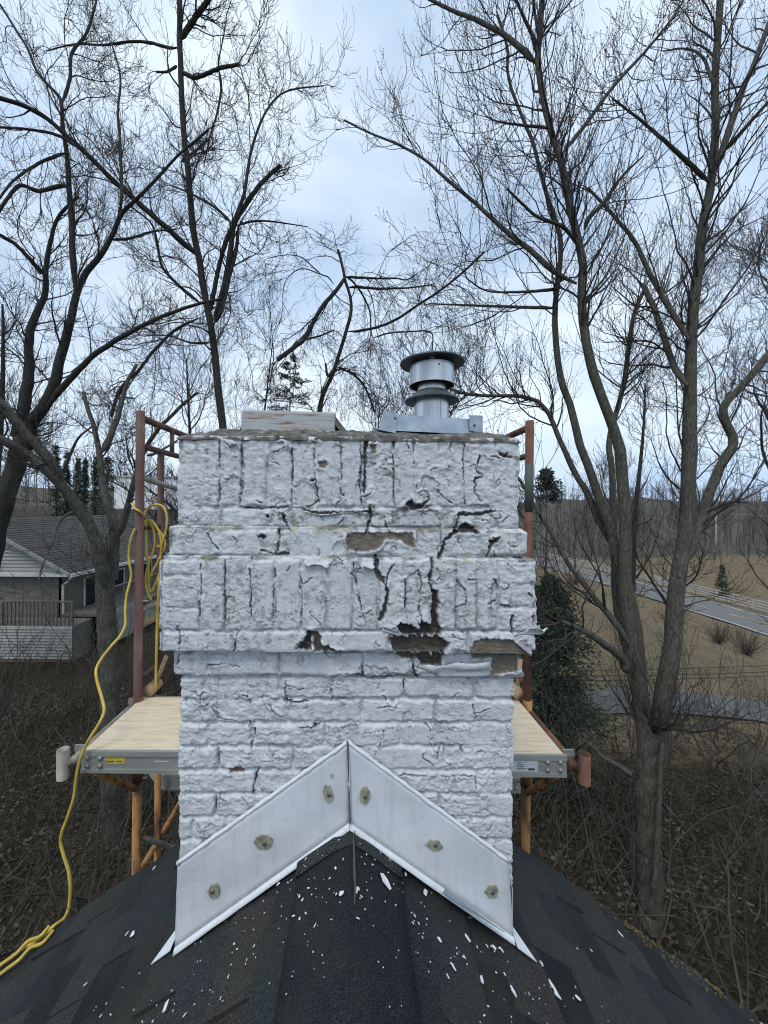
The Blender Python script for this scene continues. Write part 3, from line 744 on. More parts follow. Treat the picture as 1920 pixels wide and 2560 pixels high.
# folded corner lugs
lugL = [P(945,1074,1.160), P(990,1083,1.158), P(993,1036,1.158), P(962,1026,1.160)]
lug = MB().prism([tuple(p) for p in lugL], (0.0, 0.004, 0)); lug.build('corner_lug', M['galv'], vent)
sideL = MB().prism([tuple(P(945,1074,1.162)), tuple(P(962,1026,1.162)), (P(962,1026,1.16).x + 0.0, by1, zb1), (P(945,1074,1.16).x, by1, zb0)], (0.004, 0, 0)); sideL.build('side_skirt', M['galv'], vent)
lugR = [P(1175,1076,1.158), P(1207,1084,1.160), P(1207,1039,1.160), P(1173,1038,1.158)]
MB().prism([tuple(p) for p in lugR], (0.0, 0.004, 0)).build('corner_lug', M['galv'], vent)
for (px, py) in ((988,1045),(1187,1063)):
    c = P(px, py, 1.1565)
    MB().tube([c, c + Vector((0, 0.004, 0))], 0.0042, 10).build('screw', M['nail'], vent)
support = MB().box(bx0 + 0.02, bx1 - 0.02, by0 + 0.02, by1 - 0.02, zc0 - 0.01, zb0 + 0.02); support.build('flue_stub', M['core'], vent)
VY_ = 1.30; cxv = P(1079, 960, VY_).x
def zy(py): return P(1079, py, VY_).z
def rw(px): return px / F * VY_
lower = MB().lathe([(rw(42), zb1 - 0.01), (rw(42), zy(990)), (rw(35), zy(985)), (rw(35), zy(925))], (cxv, VY_, 0), 48).build('vent_pipe', M['galv_soft'], vent); smooth_by_angle(lower)
seam = MB().tube([(cxv + rw(15), VY_ - rw(39.6), zb1), (cxv + rw(15), VY_ - rw(39.6), zy(992))], 0.0014, 6).build('pipe_seam', M['galv_soft'], vent)
tri = MB().prism([P(1087,1030,1.249), P(1112,1035,1.262), P(1106,1005,1.258)], (0, 0.003, 0)).build('foil_patch', M['galv_soft'], vent)
collar = MB().lathe([(rw(36), zy(982)), (rw(38), zy(982) + 0.003), (rw(67), zy(1003)), (rw(66), zy(1003) - 0.003), (rw(40), zy(984) - 0.004)], (cxv, VY_, 0), 56).build('storm_collar', M['galv_dark'], vent); smooth_by_angle(collar, 30)
band = MB().lathe([(rw(54), zy(966)), (rw(55), zy(966)), (rw(54.5), zy(960)), (rw(54), zy(918)), (rw(53), zy(918)), (rw(53), zy(965)), (rw(54), zy(966))], (cxv, VY_, 0), 56).build('wind_band', M['galv_soft'], vent); smooth_by_angle(band, 30)
capm = MB().lathe([(0.0001, zy(896) + 0.012), (rw(40), zy(898) + 0.008), (rw(79), zy(908)), (rw(79), zy(908) - 0.004), (rw(50), zy(905) - 0.003), (0.0001, zy(902))], (cxv, VY_, 0), 56).build('rain_cap', M['galv_dark'], vent); smooth_by_angle(capm, 30)
for ang in (-100, 20, 140):
    a = math.radians(ang); ca, sa = math.cos(a), math.sin(a); r0, r1 = rw(35.5), rw(53)
    tx, ty = -sa * 0.007, ca * 0.007
    b = MB()
    pts = [(r0, zy(948)), (r0 + 0.001, zy(938)), (r1 - 0.002, zy(928)), (r1 - 0.002, zy(900))]
    vs = []
    for (r_, z_) in pts: vs += [(cxv + ca*r_ - tx, VY_ + sa*r_ - ty, z_), (cxv + ca*r_ + tx, VY_ + sa*r_ + ty, z_)]
    b.add(vs, [(2*k, 2*k+1, 2*k+3, 2*k+2) for k in range(3)]); b.build('strap', M['galv_soft'], vent)
for (px, py, r_) in ((1086, 929, 54.3), (1078, 1004, 42.4)):
    q = P(px, py, VY_); a = math.asin(max(-1, min(1, (q.x - cxv) / rw(r_)))); c = Vector((q.x, VY_ - rw(r_) * math.cos(a), q.z))
    MB().tube([c + Vector((0, -0.002, 0)), c + Vector((0, 0.003, 0))], 0.003, 8).build('rivet', M['nail'], vent)

# ------------------------------------------------------------------ white sheet-metal flashing
flashing = empty('chimney_flashing', (RIDGE_X, D - 0.02, RIDGE_Z), 'white sheet metal flashing bent over the ridge at the chimney foot', 'flashing')
YF = D - 0.013
def plate(poly_px, name, side):
    """a subdivided sheet: top edge from apex to outer, bottom edge likewise, slightly buckled"""
    (a0, a1, b1, b0) = poly_px        # apex top, outer top, outer bottom, apex bottom
    n, m_ = 40, 12
    vs = []
    for i in range(n + 1):
        t = i / n
        tx, ty = a0[0] + (a1[0]-a0[0])*t, a0[1] + (a1[1]-a0[1])*t
        bx, by = b0[0] + (b1[0]-b0[0])*t, b0[1] + (b1[1]-b0[1])*t
        for j in range(m_ + 1):
            w = j / m_
            x, y = tx + (bx-tx)*w, ty + (by-ty)*w
            buck = 0.0035 * (float(vnoise(t*5 + side*9, w*2.0, 4)) - 0.5) + 0.006 * max(0, w - 0.75) ** 1.5
            vs.append(P(x, y, YF - 0.004 - buck * 2 - 0.010 * w * w))
    fs = [(i*(m_+1)+j, i*(m_+1)+j+1, (i+1)*(m_+1)+j+1, (i+1)*(m_+1)+j) for i in range(n) for j in range(m_)]
    o = MB().add(vs, fs).build(name, M['flash'], flashing, True)
    so = o.modifiers.new('solid', 'SOLIDIFY'); so.thickness = 0.0018; so.offset = 0
    return o, [vs[i*(m_+1)+m_] for i in range(n + 1)], [vs[i*(m_+1)] for i in range(n + 1)]
pl, botL, topL = plate(((869,1857),(444,2160),(437,2368),(874,2056)), 'flashing_panel', 0)
pr, botR, topR = plate(((869,1857),(1271,2155),(1284,2342),(875,2056)), 'flashing_panel', 1)
for bot, par, sgn in ((botL, pl, -1), (botR, pr, 1)):      # turned hem that reaches the shingles
    vs = []
    for i, p in enumerate(bot):
        w = 0.002 * (float(vnoise(i * 0.3, sgn * 3.0, 2)) - 0.5)
        vs += [p, p + Vector((0, -0.004, 0.0005)), p + Vector((0, -0.014, -0.010 + w)), p + Vector((0, -0.012, -0.0125 + w))]
    fs = [(4*i+q, 4*i+q+1, 4*i+4+q+1, 4*i+4+q) for i in range(len(bot)-1) for q in range(3)]
    o = MB().add(vs, fs).build('hem', M['caulk'], par, True)
for top, par, sgn in ((topL, pl, -1), (topR, pr, 1)):
    pts = []; rs = []
    for i in range(0, len(top)):
        p = top[i]; w = float(vnoise(i * 0.8, sgn * 5.0, 6)) - 0.5
        pts.append(p + Vector((0, 0.001, 0.002 + 0.004 * w))); rs.append(0.0048 + 0.005 * abs(w))
    MB().tube(pts, rs, 8).build('caulk_bead', M['caulk'], par, True)
MB().tube([P(869,1853,YF-.010), P(872,1960,YF-.014), P(875,2060,YF-.030)], 0.0022, 6).build('ridge_seam', M['nail'], flashing)
MB().prism([tuple(P(866,1852,YF-.007)), tuple(P(873,2058,YF-.024)), tuple(P(878,2058,YF-.024)), tuple(P(872,1852,YF-.007))], (0, 0.006, 0)).build('lap_fold', M['flash'], flashing)
def blob(px, py, rx, ry, Y, seed, n=18, ang=0.0):
    r = random.Random(seed); out = []
    lob = [r.uniform(0.45, 1.35) for _ in range(6)]
    for k in range(n):
        a = 2 * math.pi * k / n; f = (lob[int(a / (2*math.pi) * 6) % 6] * 0.5 + lob[int(a / (2*math.pi) * 6 + 0.99) % 6] * 0.5) * r.uniform(0.96, 1.04)
        x, y = math.cos(a) * rx * f, math.sin(a) * ry * f
        out.append(tuple(P(px + x * math.cos(ang) - y * math.sin(ang), py + x * math.sin(ang) + y * math.cos(ang), Y)))
    return out
def plate_Y(px, py, top0, bot0):
    return YF - 0.004
SP = [(822,1985,11,20,'l',.3),(829,1940,3,4,'l',0),(660,2107,15,13,'l',.2),(530,2227,12,15,'l',.4),(912,1991,14,21,'r',.3),(1087,2112,17,14,'r',0),(1231,2230,13,19,'r',.1)]
for k, (px, py, rx, ry, s_, an) in enumerate(SP):
    x0, y0, x1, y1 = (869,1857,444,2160) if s_ == 'l' else (869,1857,1271,2155)
    t = (px - x0) / (x1 - x0); ty = y0 + (y1 - y0) * t
    b0y, b1y = 2056, (2368 if s_ == 'l' else 2342); by = b0y + (b1y - b0y) * t
    w = (py - ty) / (by - ty)
    Yp = YF - 0.004 - 0.010*w*w - 0.0125*0 - 0.0075
    par = pl if s_ == 'l' else pr
    MB().prism(blob(px, py, rx * 1.3, ry * 1.2, Yp, k + 3, 26), (0, 0.006, 0)).build('bare_patch', M['bare'], par)
    if rx > 5:
        c = P(px + 1, py + 1, Yp)
        vs = []; m = MB()
        prof = [(0.0060, 0.0), (0.0054, 0.0018), (0.0036, 0.0030), (0.0001, 0.0034)]
        b0 = len(m.v)
        for (r_, d_) in prof:
            for q in range(14): m.v.append((c.x + r_*math.cos(q*2*math.pi/14), c.y - 0.0005 - d_, c.z + r_*math.sin(q*2*math.pi/14)))
        m.f = [(i*14+q, i*14+(q+1)%14, (i+1)*14+(q+1)%14, (i+1)*14+q) for i in range(3) for q in range(14)]
        m.build('nail_head', M['nail'], par, True)
# side pieces of flashing running back along the chimney cheeks
for sgn, tipx, tipy in ((-1, 386, 2396), (1, 1325, 2416)):
    xs = CXC + sgn * (CW / 2 + 0.004)
    xo = xs + sgn * 0.052
    a = [(xs, D - 0.03, roof_z(xs) + 0.014), (xs, D + 0.40, roof_z(xs) + 0.014), (xo, D + 0.40, roof_z(xo) + 0.014), (xo, D + 0.02, roof_z(xo) + 0.014)]
    tip = P(tipx, tipy, 0.99)
    zt_ = roof_z(xo - sgn * 0.012) + 0.016
    m = MB().prism([(xs, D - 0.028, roof_z(xs) + 0.014), (xs, D + 0.05, roof_z(xs) + 0.014), (xo, D - 0.03, roof_z(xo) + 0.014)], (0, 0, 0.003))
    m.build('apron_flap', M['caulk'], flashing)
    m2 = MB().prism([(xs, D + 0.01, roof_z(xs)), (xs, D + 0.42, roof_z(xs)), (xs, D + 0.42, roof_z(xs) + 0.14), (xs, D + 0.01, roof_z(xs) + 0.14)], (sgn * 0.002, 0, 0))
    m2.build('cheek_flashing', M['flash'], flashing)
    if sgn == -1:
        MB().prism(blob(425, 2365, 9, 16, D - 0.03, 77, ang=0.5), (0, 0, 0.004)) 
lift = MB().prism([P(1113,2222,1.045), P(1250,2322,1.045), P(1262,2330,1.02), P(1105,2232,1.02)], (0, 0, -0.002)).build('lifted_strip', M['galv'], flashing)
# curled paint tabs standing off the coat
def flake(pts, curl, name='paint_flake'):
    """pts in px, first two are the root; tip rolls towards the viewer"""
    n, m_ = 8, 6; a0, a1, b1, b0 = [np.array(p, float) for p in pts]; vs = []
    for i in range(n + 1):
        for j in range(m_ + 1):
            t, w = i / n, j / m_
            q = (a0 + (a1-a0)*t) * (1-w) + (b0 + (b1-b0)*t) * w + np.array((vnoise(t*6, w*5, int(a0[0])) - .5, vnoise(t*5, w*6, int(a0[1])) - .5)) * (9 + 10 * w) * w
            vs.append(P(q[0], q[1], D - curl[0] - curl[1] * w * w))
    o = MB().add(vs, [(i*(m_+1)+j, i*(m_+1)+j+1, (i+1)*(m_+1)+j+1, (i+1)*(m_+1)+j) for i in range(n) for j in range(m_)]).build(name, None, chimney, True)
    set_col(o.data, np.tile(C_WHITE * 0.97, (len(o.data.vertices), 1))); o.data.materials.append(M['paint'])
    so = o.modifiers.new('solid', 'SOLIDIFY'); so.thickness = 0.002
for pts, curl in (
    [[(1095,1692),(1222,1692),(1228,1658),(1058,1668)], (0.015, 0.014)], [[(1290,1586),(1350,1586),(1372,1574),(1335,1566)], (0.040, 0.012)],
    [[(755,1395),(840,1397),(815,1415),(765,1412)], (0.043, 0.012)],
    [[(955,1578),(1000,1590),(1002,1575),(960,1560)], (0.043, 0.008)], [[(905,1395),(935,1397),(930,1418),(902,1420)], (0.043, 0.012)],
    [[(1250,1694),(1310,1690),(1308,1676),(1240,1690)], (0.014, 0.012)],
    [[(1285,1604),(1328,1640),(1330,1610),(1305,1594)], (0.042, 0.008)], [[(580,1100),(560,1098),(568,1115),(590,1112)], (0.009, 0.008)]):
    flake(pts, curl)

# ------------------------------------------------------------------ the house roof underfoot
CT = 1 / math.hypot(1, PITCH)
house = empty('house', (RIDGE_X, -2.0, 0), 'house roof of dark charcoal shingles sloping away on both sides below the chimney', 'house')
Y0R, HALF = -5.0, 3.6
deck = MB()
for s_ in (-1, 1):
    x1 = RIDGE_X + s_ * HALF
    q = [(RIDGE_X, Y0R, RIDGE_Z - 0.02), (x1, Y0R, RIDGE_Z - 0.02 - PITCH*HALF), (x1, RAKE_Y, RIDGE_Z - 0.02 - PITCH*HALF), (RIDGE_X, RAKE_Y, RIDGE_Z - 0.02)]
    if s_ > 0: q = q[::-1]
    deck.prism(q, (0, 0, -0.03))
roof = deck.build('roof', M['shingle'], house)
wall = MB()
zr = RIDGE_Z - 0.06
wz = zr - PITCH * 3.2
wall.prism([(RIDGE_X - 3.2, Y0R + 0.3, 0), (RIDGE_X + 3.2, Y0R + 0.3, 0), (RIDGE_X + 3.2, Y0R + 0.3, wz), (RIDGE_X, Y0R + 0.3, zr), (RIDGE_X - 3.2, Y0R + 0.3, wz)], (0, RAKE_Y - 0.25 - Y0R - 0.3, 0))
M['siding'] = mat_mottle('white_siding', [(0.3,(0.55,0.55,0.53)),(0.7,(0.66,0.66,0.64))], 5, 0.7, bump=0.1)
wall.build('wall', M['siding'], house)
for s_ in (-1, 1):
    x1 = RIDGE_X + s_ * HALF
    m = MB().prism([(RIDGE_X, RAKE_Y - 0.004, RIDGE_Z - 0.022), (x1, RAKE_Y - 0.004, RIDGE_Z - 0.022 - PITCH*HALF), (x1, RAKE_Y - 0.004, RIDGE_Z - 0.13 - PITCH*HALF), (RIDGE_X, RAKE_Y - 0.004, RIDGE_Z - 0.13)], (0, 0.022, 0))
    m.build('rake_board', M['siding'], house)
# laminated shingles, one object each: unit slab scaled and laid on the slope
def slab_mesh(seed):
    r = random.Random(seed); m = MB()
    j = lambda a: r.uniform(-a, a)
    a = [(0,0,0),(1,0,0),(1,1,0),(0,1,0)]
    b = [(0+j(.01),0,1),(1+j(.01),0,0.30),(1+j(.01),1,0.30),(0,1,1)]
    # x runs up the slope (0 = lower edge, thick), y along the ridge
    m.hexa(a, b); return m.mesh('shingle')
SLABS = [slab_mesh(i) for i in range(5)]
for me in SLABS: me.materials.append(M['shingle'])
rs = random.Random(21)
EXPO = 0.137
def on_slope(side, u, y, up=0.0):
    """point u metres down the slope from the ridge, up metres off it"""
    return Vector((RIDGE_X + side * (u * CT + up * PITCH * CT), y, RIDGE_Z - u * PITCH * CT + up * CT))
for side in (-1, 1):
    for c in range(14):
        ulow = 0.10 + (c + 1) * EXPO
        y = -0.05 - rs.uniform(0, 0.3)
        y_end = RAKE_Y + 0.012
        while y < y_end - 0.01:
            w = rs.choice((0.11, 0.15, 0.19, 0.24, 0.29)) * rs.uniform(0.9, 1.1)
            y2 = min(y + w, y_end)
            if y_end - y2 < 0.06: y2 = y_end
            dl = rs.choice((0.0, 0.0, 0.004, 0.009, -0.004))
            th = rs.choice((0.006, 0.0105, 0.0135))
            lo = on_slope(side, ulow + dl, y + 0.0006, -0.012); up_ = on_slope(side, ulow - EXPO * 1.35, y + 0.0006, -0.012 + 0.0)
            ex = (up_ - lo); L = ex.length; ex.normalize(); ey = Vector((0, 1, 0)); ez = Vector((side * PITCH * CT, 0, CT))
            o = bpy.data.objects.new('shingle', SLABS[rs.randrange(5)]); COL.objects.link(o)
            o.parent = roof; o.matrix_parent_inverse = parent_inv(roof)
            mt = Matrix((( ex.x*L, 0, ez.x*th*1.2, lo.x), (0, (y2 - y - 0.0012), 0, lo.y), (ex.z*L, 0, ez.z*th*1.2, lo.z), (0,0,0,1)))
            o.matrix_basis = Matrix.Identity(4)
            o.location = lo
            # rotation from axes, scale separately
            rot = Matrix(((ex.x, 0, ez.x), (ex.y, 1, ez.y), (ex.z, 0, ez.z)))
            if rot.determinant() < 0:
                # mirror along the ridge to keep a proper rotation
                rot = Matrix(((ex.x, 0, ez.x), (ex.y, -1, ez.y), (ex.z, 0, ez.z))); o.location = lo + Vector((0, y2 - y - 0.0012, 0))
            o.rotation_mode = 'QUATERNION'; o.rotation_quaternion = rot.to_quaternion()
            o.scale = (L, y2 - y - 0.0012, th * 1.5)
            y = y2
# ridge caps
ycap = -0.98; k = 0
while ycap < RAKE_Y - 0.02:
    ln = 0.58; m = MB(); n = 9; vs = []
    y1c = min(ycap + ln, RAKE_Y + 0.012)
    for j in range(7):
        t = j / 6; y = ycap + (y1c - ycap) * t
        lift = 0.009 - 0.007 * t
        for i in range(n):
            u = -1 + 2 * i / (n - 1)
            a = abs(u) * 0.160
            side = 1 if u >= 0 else -1
            p = on_slope(side, a, y, 0.006 + lift + 0.0012 * (float(vnoise(i * 1.3, j + k * 9, 3)) - 0.5))
            bend = 0.016 * max(0, 1 - abs(u) * 4)
            vs.append(p + Vector((0, 0, -bend * 0.4 + (0.004 if abs(u) < .01 else 0))))
    m.add(vs, [(j*n+i, j*n+i+1, (j+1)*n+i+1, (j+1)*n+i) for j in range(6) for i in range(n-1)])
    o = m.build('ridge_cap', M['ridge'], roof, True); so = o.modifiers.new('solid', 'SOLIDIFY'); so.thickness = 0.0045; so.offset = 1
    if ycap + 0.0 > D - 0.06: pass
    ycap += 0.50; k += 1
# split along the crown of the cap in front of the flashing
MB().tube([on_slope(1, 0.001, y_, 0.0215) + Vector((random.uniform(-.003,.003),0,0)) for y_ in (0.86,0.90,0.95,0.99,1.03,1.06)], [0.0008,0.0022,0.0035,0.003,0.002,0.0008], 6).build('torn_crease', M['core'], roof)
# moss along the right rake
mm = MB(); rm = random.Random(4)
for q in range(150):
    u = rm.choice((rm.gauss(1.50, 0.10), rm.gauss(1.42, 0.05), rm.gauss(1.78, 0.05), rm.uniform(0.6, 2.0) if rm.random() < .25 else rm.gauss(1.62, .12)))
    y = RAKE_Y - abs(rm.gauss(0, 0.03)) - 0.002
    c = on_slope(1, u, y, 0.004); r_ = rm.uniform(0.0012, 0.006)
    vs = [c + Vector((math.cos(a)*r_*rm.uniform(.6,1.3), math.sin(a)*r_*rm.uniform(.6,1.3), 0.001 - PITCH*math.cos(a)*r_)) for a in [i*math.pi/3 for i in range(6)]] + [c + Vector((0.003,0,0.006))]
    mm.add(vs, [(i, (i+1) % 6, 6) for i in range(6)])
tag(mm.build('moss', M['moss'], house), kind='stuff')
# fallen paint chips
def chip_mesh(seed):
    r = random.Random(seed); n = r.choice((5, 6, 7, 8)); el = r.uniform(1.0, 2.6); m = MB(); top = []; bot = []
    for k in range(n):
        a = 2*math.pi*k/n + r.uniform(-.25, .25); f = r.uniform(0.55, 1.1)
        x, y = math.cos(a)*f, math.sin(a)*f*el
        cu = 0.10 * r.uniform(0, 1)
        top.append((x, y, 0.09 + cu)); bot.append((x, y, cu))
    m.add(top + bot + [(0, 0, 0.05), (0, 0, 0.0)], [(k, (k+1) % n, 2*n) for k in range(n)] + [((k+1) % n + n, k + n, 2*n+1) for k in range(n)] + [(k, k+n, (k+1) % n + n, (k+1) % n) for k in range(n)])
    me = m.mesh('paint_chip'); me.materials.append(M['chip']); return me
CH = [chip_mesh(i) for i in range(9)]
rc_ = random.Random(8)
big = [(955,2215,17),(960,2190,1),(725,2130,5),(850,2180,6),(545,2245,6),(745,2300,6),(890,2075,6),(965,2160,6),(985,2170,6),(1010,2185,6),(1095,2350,9),(1165,2345,9),(1200,2450,12),
       (1230,2368,10),(1250,2375,8),(1245,2370,8),(1380,2470,12),(1440,2495,10),(1548,2335,9),(1440,2372,6),(1475,2376,6),(1060,2232,10),(865,2245,13),(880,2235,9),(420,2515,12),
       (335,2335,10),(320,2335,8),(218,2460,8),(388,2170,7),(1390,2490,10),(1280,2480,10),(700,2210,7),(640,2365,6),(590,2360,6),(1010,2335,8),(1130,2420,7),(1350,2410,9),(905,2110,5),(930,2105,5),(900,2090,5)]
def roof_at(px, py):
    lo, hi = 0.3, 2.0
    for _ in range(40):
        mid = (lo + hi) / 2; p = P(px, py, mid)
        if p.z > roof_z(p.x) + 0.006: lo = mid
        else: hi = mid
    return P(px, py, lo)
chips = []
def lay_chip(p, size, lab=True):
    o = bpy.data.objects.new('paint_chip', CH[rc_.randrange(9)]); COL.objects.link(o)
    side = 1 if p.x > RIDGE_X else -1
    nrm = Vector((side * PITCH * CT, 0, CT)); base = 0.0185 if abs(p.x - RIDGE_X) < 0.12 else 0.0075
    o.location = Vector((p.x, p.y, roof_z(p.x))) + nrm * base
    o.rotation_mode = 'QUATERNION'
    o.rotation_quaternion = nrm.to_track_quat('Z', 'Y') @ Matrix.Rotation(rc_.uniform(0, 6.28), 4, 'Z').to_quaternion()
    o.scale = (size, size, max(size, 0.006))
    tag(o, 'white paint chip lying loose on the dark roof shingles', 'paint chip', 'paint chips fallen on the roof'); return o
for (px, py, r_) in big:
    p = roof_at(px, py)
    if p.y < RAKE_Y - 0.01: lay_chip(p, max(2.2, r_ * (0.66 if r_ >= 9 else 0.5)) * p.y / F)
for q in range(34):
    a = rc_.random()
    px = rc_.gauss(880, 330); py = 2060 + abs(px - 875) * 0.70 + abs(rc_.gauss(0, 130)) + 10
    if not (20 < px < 1900 and py < 2555): continue
    p = roof_at(px, py)
    if p.y < RAKE_Y - 0.02 and p.y < D - 0.03: lay_chip(p, rc_.uniform(1.8, 3.2) * p.y / F)
sp = MB()
for q in range(230):
    px = rc_.gauss(880, 360); py = 2062 + abs(px - 875) * 0.70 + abs(rc_.gauss(0, 170)) + 4
    if not (0 < px < 1920 and py < 2600): continue
    p = roof_at(px, py)
    if p.y > RAKE_Y - 0.02 or (p.y > D - 0.02 and abs(p.x - CXC) < CW/2 + 0.02): continue
    side = 1 if p.x > RIDGE_X else -1; nrm = Vector((side*PITCH*CT, 0, CT)); base = 0.0185 if abs(p.x - RIDGE_X) < 0.12 else 0.0095
    c = Vector((p.x, p.y, roof_z(p.x))) + nrm * base
    tu = Vector((CT, 0, -side*PITCH*CT)); a = rc_.uniform(0, 6.28); L = rc_.choice((1, 1, 1, 2, 3)); s_ = rc_.uniform(0.0006, 0.0015)
    e1 = (tu*math.cos(a) + Vector((0,1,0))*math.sin(a)) * s_ * L; e2 = (-tu*math.sin(a) + Vector((0,1,0))*math.cos(a)) * s_
    sp.prism([c - e1 - e2, c + e1 - e2*0.6, c + e1*0.9 + e2, c - e1*0.8 + e2*0.9], nrm * 0.0012)
tag(sp.build('paint_splatter', M['chip']), 'tiny specks of white paint scattered over the shingles', 'paint specks', kind='stuff')

# ------------------------------------------------------------------ scaffold
XL = P(348, 1400, 2.13).x; XR = P(1321, 1400, 2.13).x
TR = 0.0225
def scaffold(side, X, label, upper, lower):
    f = empty('scaffold', (X, 2.13, 0), label, 'scaffold', 'scaffold frames beside the chimney')
    Yf_, Yi, Yb_ = 2.13, 2.36, 3.62
    px = 348 if side < 0 else 1322
    ztop = P(px, 1028 if side < 0 else 1052, Yf_).z; zj = H - 1.16
    if side < 0:
        MB().tube([(X, Yf_, zj), (X, Yf_, ztop)], TR, 16, bore=0.85).build('front_leg', upper, f, True)
    else:
        za, zb_ = P(1320, 1160, Yf_).z, P(1320, 1280, Yf_).z
        MB().tube([(X, Yf_, za), (X, Yf_, ztop)], TR, 16, bore=0.85).build('front_leg', upper, f, True)
        tag(MB().tube([(X, Yf_, zb_), (X, Yf_, za)], TR + 0.0004, 16).build('leg_section', M['green_st'], f, True), 'faded green paint band on the rusty post')
        MB().tube([(X, Yf_, zj), (X, Yf_, zb_)], TR, 16).build('front_leg', upper, f, True)
    MB().tube([(X, Yf_, -0.0), (X, Yf_, zj - 0.004)], TR, 16).build('front_leg', lower, f, True)
    MB().tube([(X, Yf_, zj - 0.10), (X, Yf_, zj + 0.10)], TR + 0.004, 16).build('coupling', lower, f, True)
    MB().tube([(X, Yb_, 0), (X, Yb_, ztop - 0.004)], TR, 12).build('rear_leg', upper, f, True)
    zr1, zr2 = ztop - 0.035, ztop - 0.19
    MB().tube([(X, Yf_ + 0.02, zr1), (X, Yb_ - 0.02, zr1)], 0.019, 14).build('top_rail', upper, f, True)
    MB().tube([(X, Yf_ + 0.02, zr2), (X, Yb_ - 0.02, zr2)], 0.017, 14).build('second_rail', upper, f, True)
    MB().tube([(X, 2.50, zr2 + 0.015), (X, 2.50, zr1 - 0.015)], 0.014, 12).build('short_strut', upper, f, True)
    MB().tube([(X, Yi, zj), (X, Yi, zr2 - 0.015)], 0.0185, 14).build('inner_leg', upper, f, True)
    MB().tube([(X, Yi, 0.0), (X, Yi, zj - 0.004)], 0.0185, 14).build('inner_leg', lower, f, True)
    for z_ in (zj + 0.18, zj + 0.60, zj + 1.02):
        MB().tube([(X, Yf_ + 0.018, z_), (X, Yi - 0.016, z_)], 0.0135, 12).build('rung', upper, f, True)
    for z_ in (zj - 0.9, zj - 1.8, zj - 2.7, zj - 3.6):
        MB().tube([(X, Yf_ + 0.018, z_), (X, Yb_ - 0.018, z_)], 0.0165, 12).build('rung', lower, f, True)
    for z_ in (zj - 0.35, zj + 0.62):
        MB().tube([(X - side * 0.02, Yf_, z_), (X - side * 0.055, Yf_, z_)], 0.006, 8).build('lock_pin', M['greytube'], f, True)
    MB().box(X - 0.06, X + 0.06, Yf_ - 0.06, Yf_ + 0.06, -0.02, 0.012).build('base_plate', M['greytube'], f)
    MB().box(X - 0.06, X + 0.06, Yb_ - 0.06, Yb_ + 0.06, -0.02, 0.012).build('base_plate', M['greytube'], f)
    return f, zj, ztop
fl, ZJ, ZTOP = scaffold(-1, XL, 'rusty red steel scaffold frame left of the chimney with hose hung on it', M['rust'], M['orange'])
fr_, _, _ = scaffold(1, XR, 'orange and green scaffold frame right of the chimney, mostly hidden by it', M['rust_or'], M['orange'])
# cross braces (flat-ended grey tubes) tied to the legs
def brace(a, b, lab, r_=0.015, mat=None):
    return tag(MB().tube([a, Vector(a).lerp(Vector(b), 0.03), Vector(a).lerp(Vector(b), 0.97), b], [0.008, r_, r_, 0.008], 12).build('cross_brace', mat or M['greytube'], None, True), lab, 'scaffold brace', 'scaffold cross braces')
def PX_(px, py, Y): return P(px, py, Y)
brace(PX_(352, 1194, 2.13), P(700, 1302, 3.6), 'upper grey scaffold brace slanting behind the chimney from the left post')
brace(PX_(352, 1524, 2.13), P(700, 1420, 3.6), 'lower grey scaffold brace rising behind the chimney from the left post', 0.017)
brace(P(352, 1560, 2.14), P(700, 1405, 3.62), 'thick rusty scaffold brace just under the lower grey one', 0.021, M['wood_tan'])
brace(P(360, 2095, 2.16), P(640, 2190, 3.0), 'dull grey brace below the platform left of the chimney', 0.014)
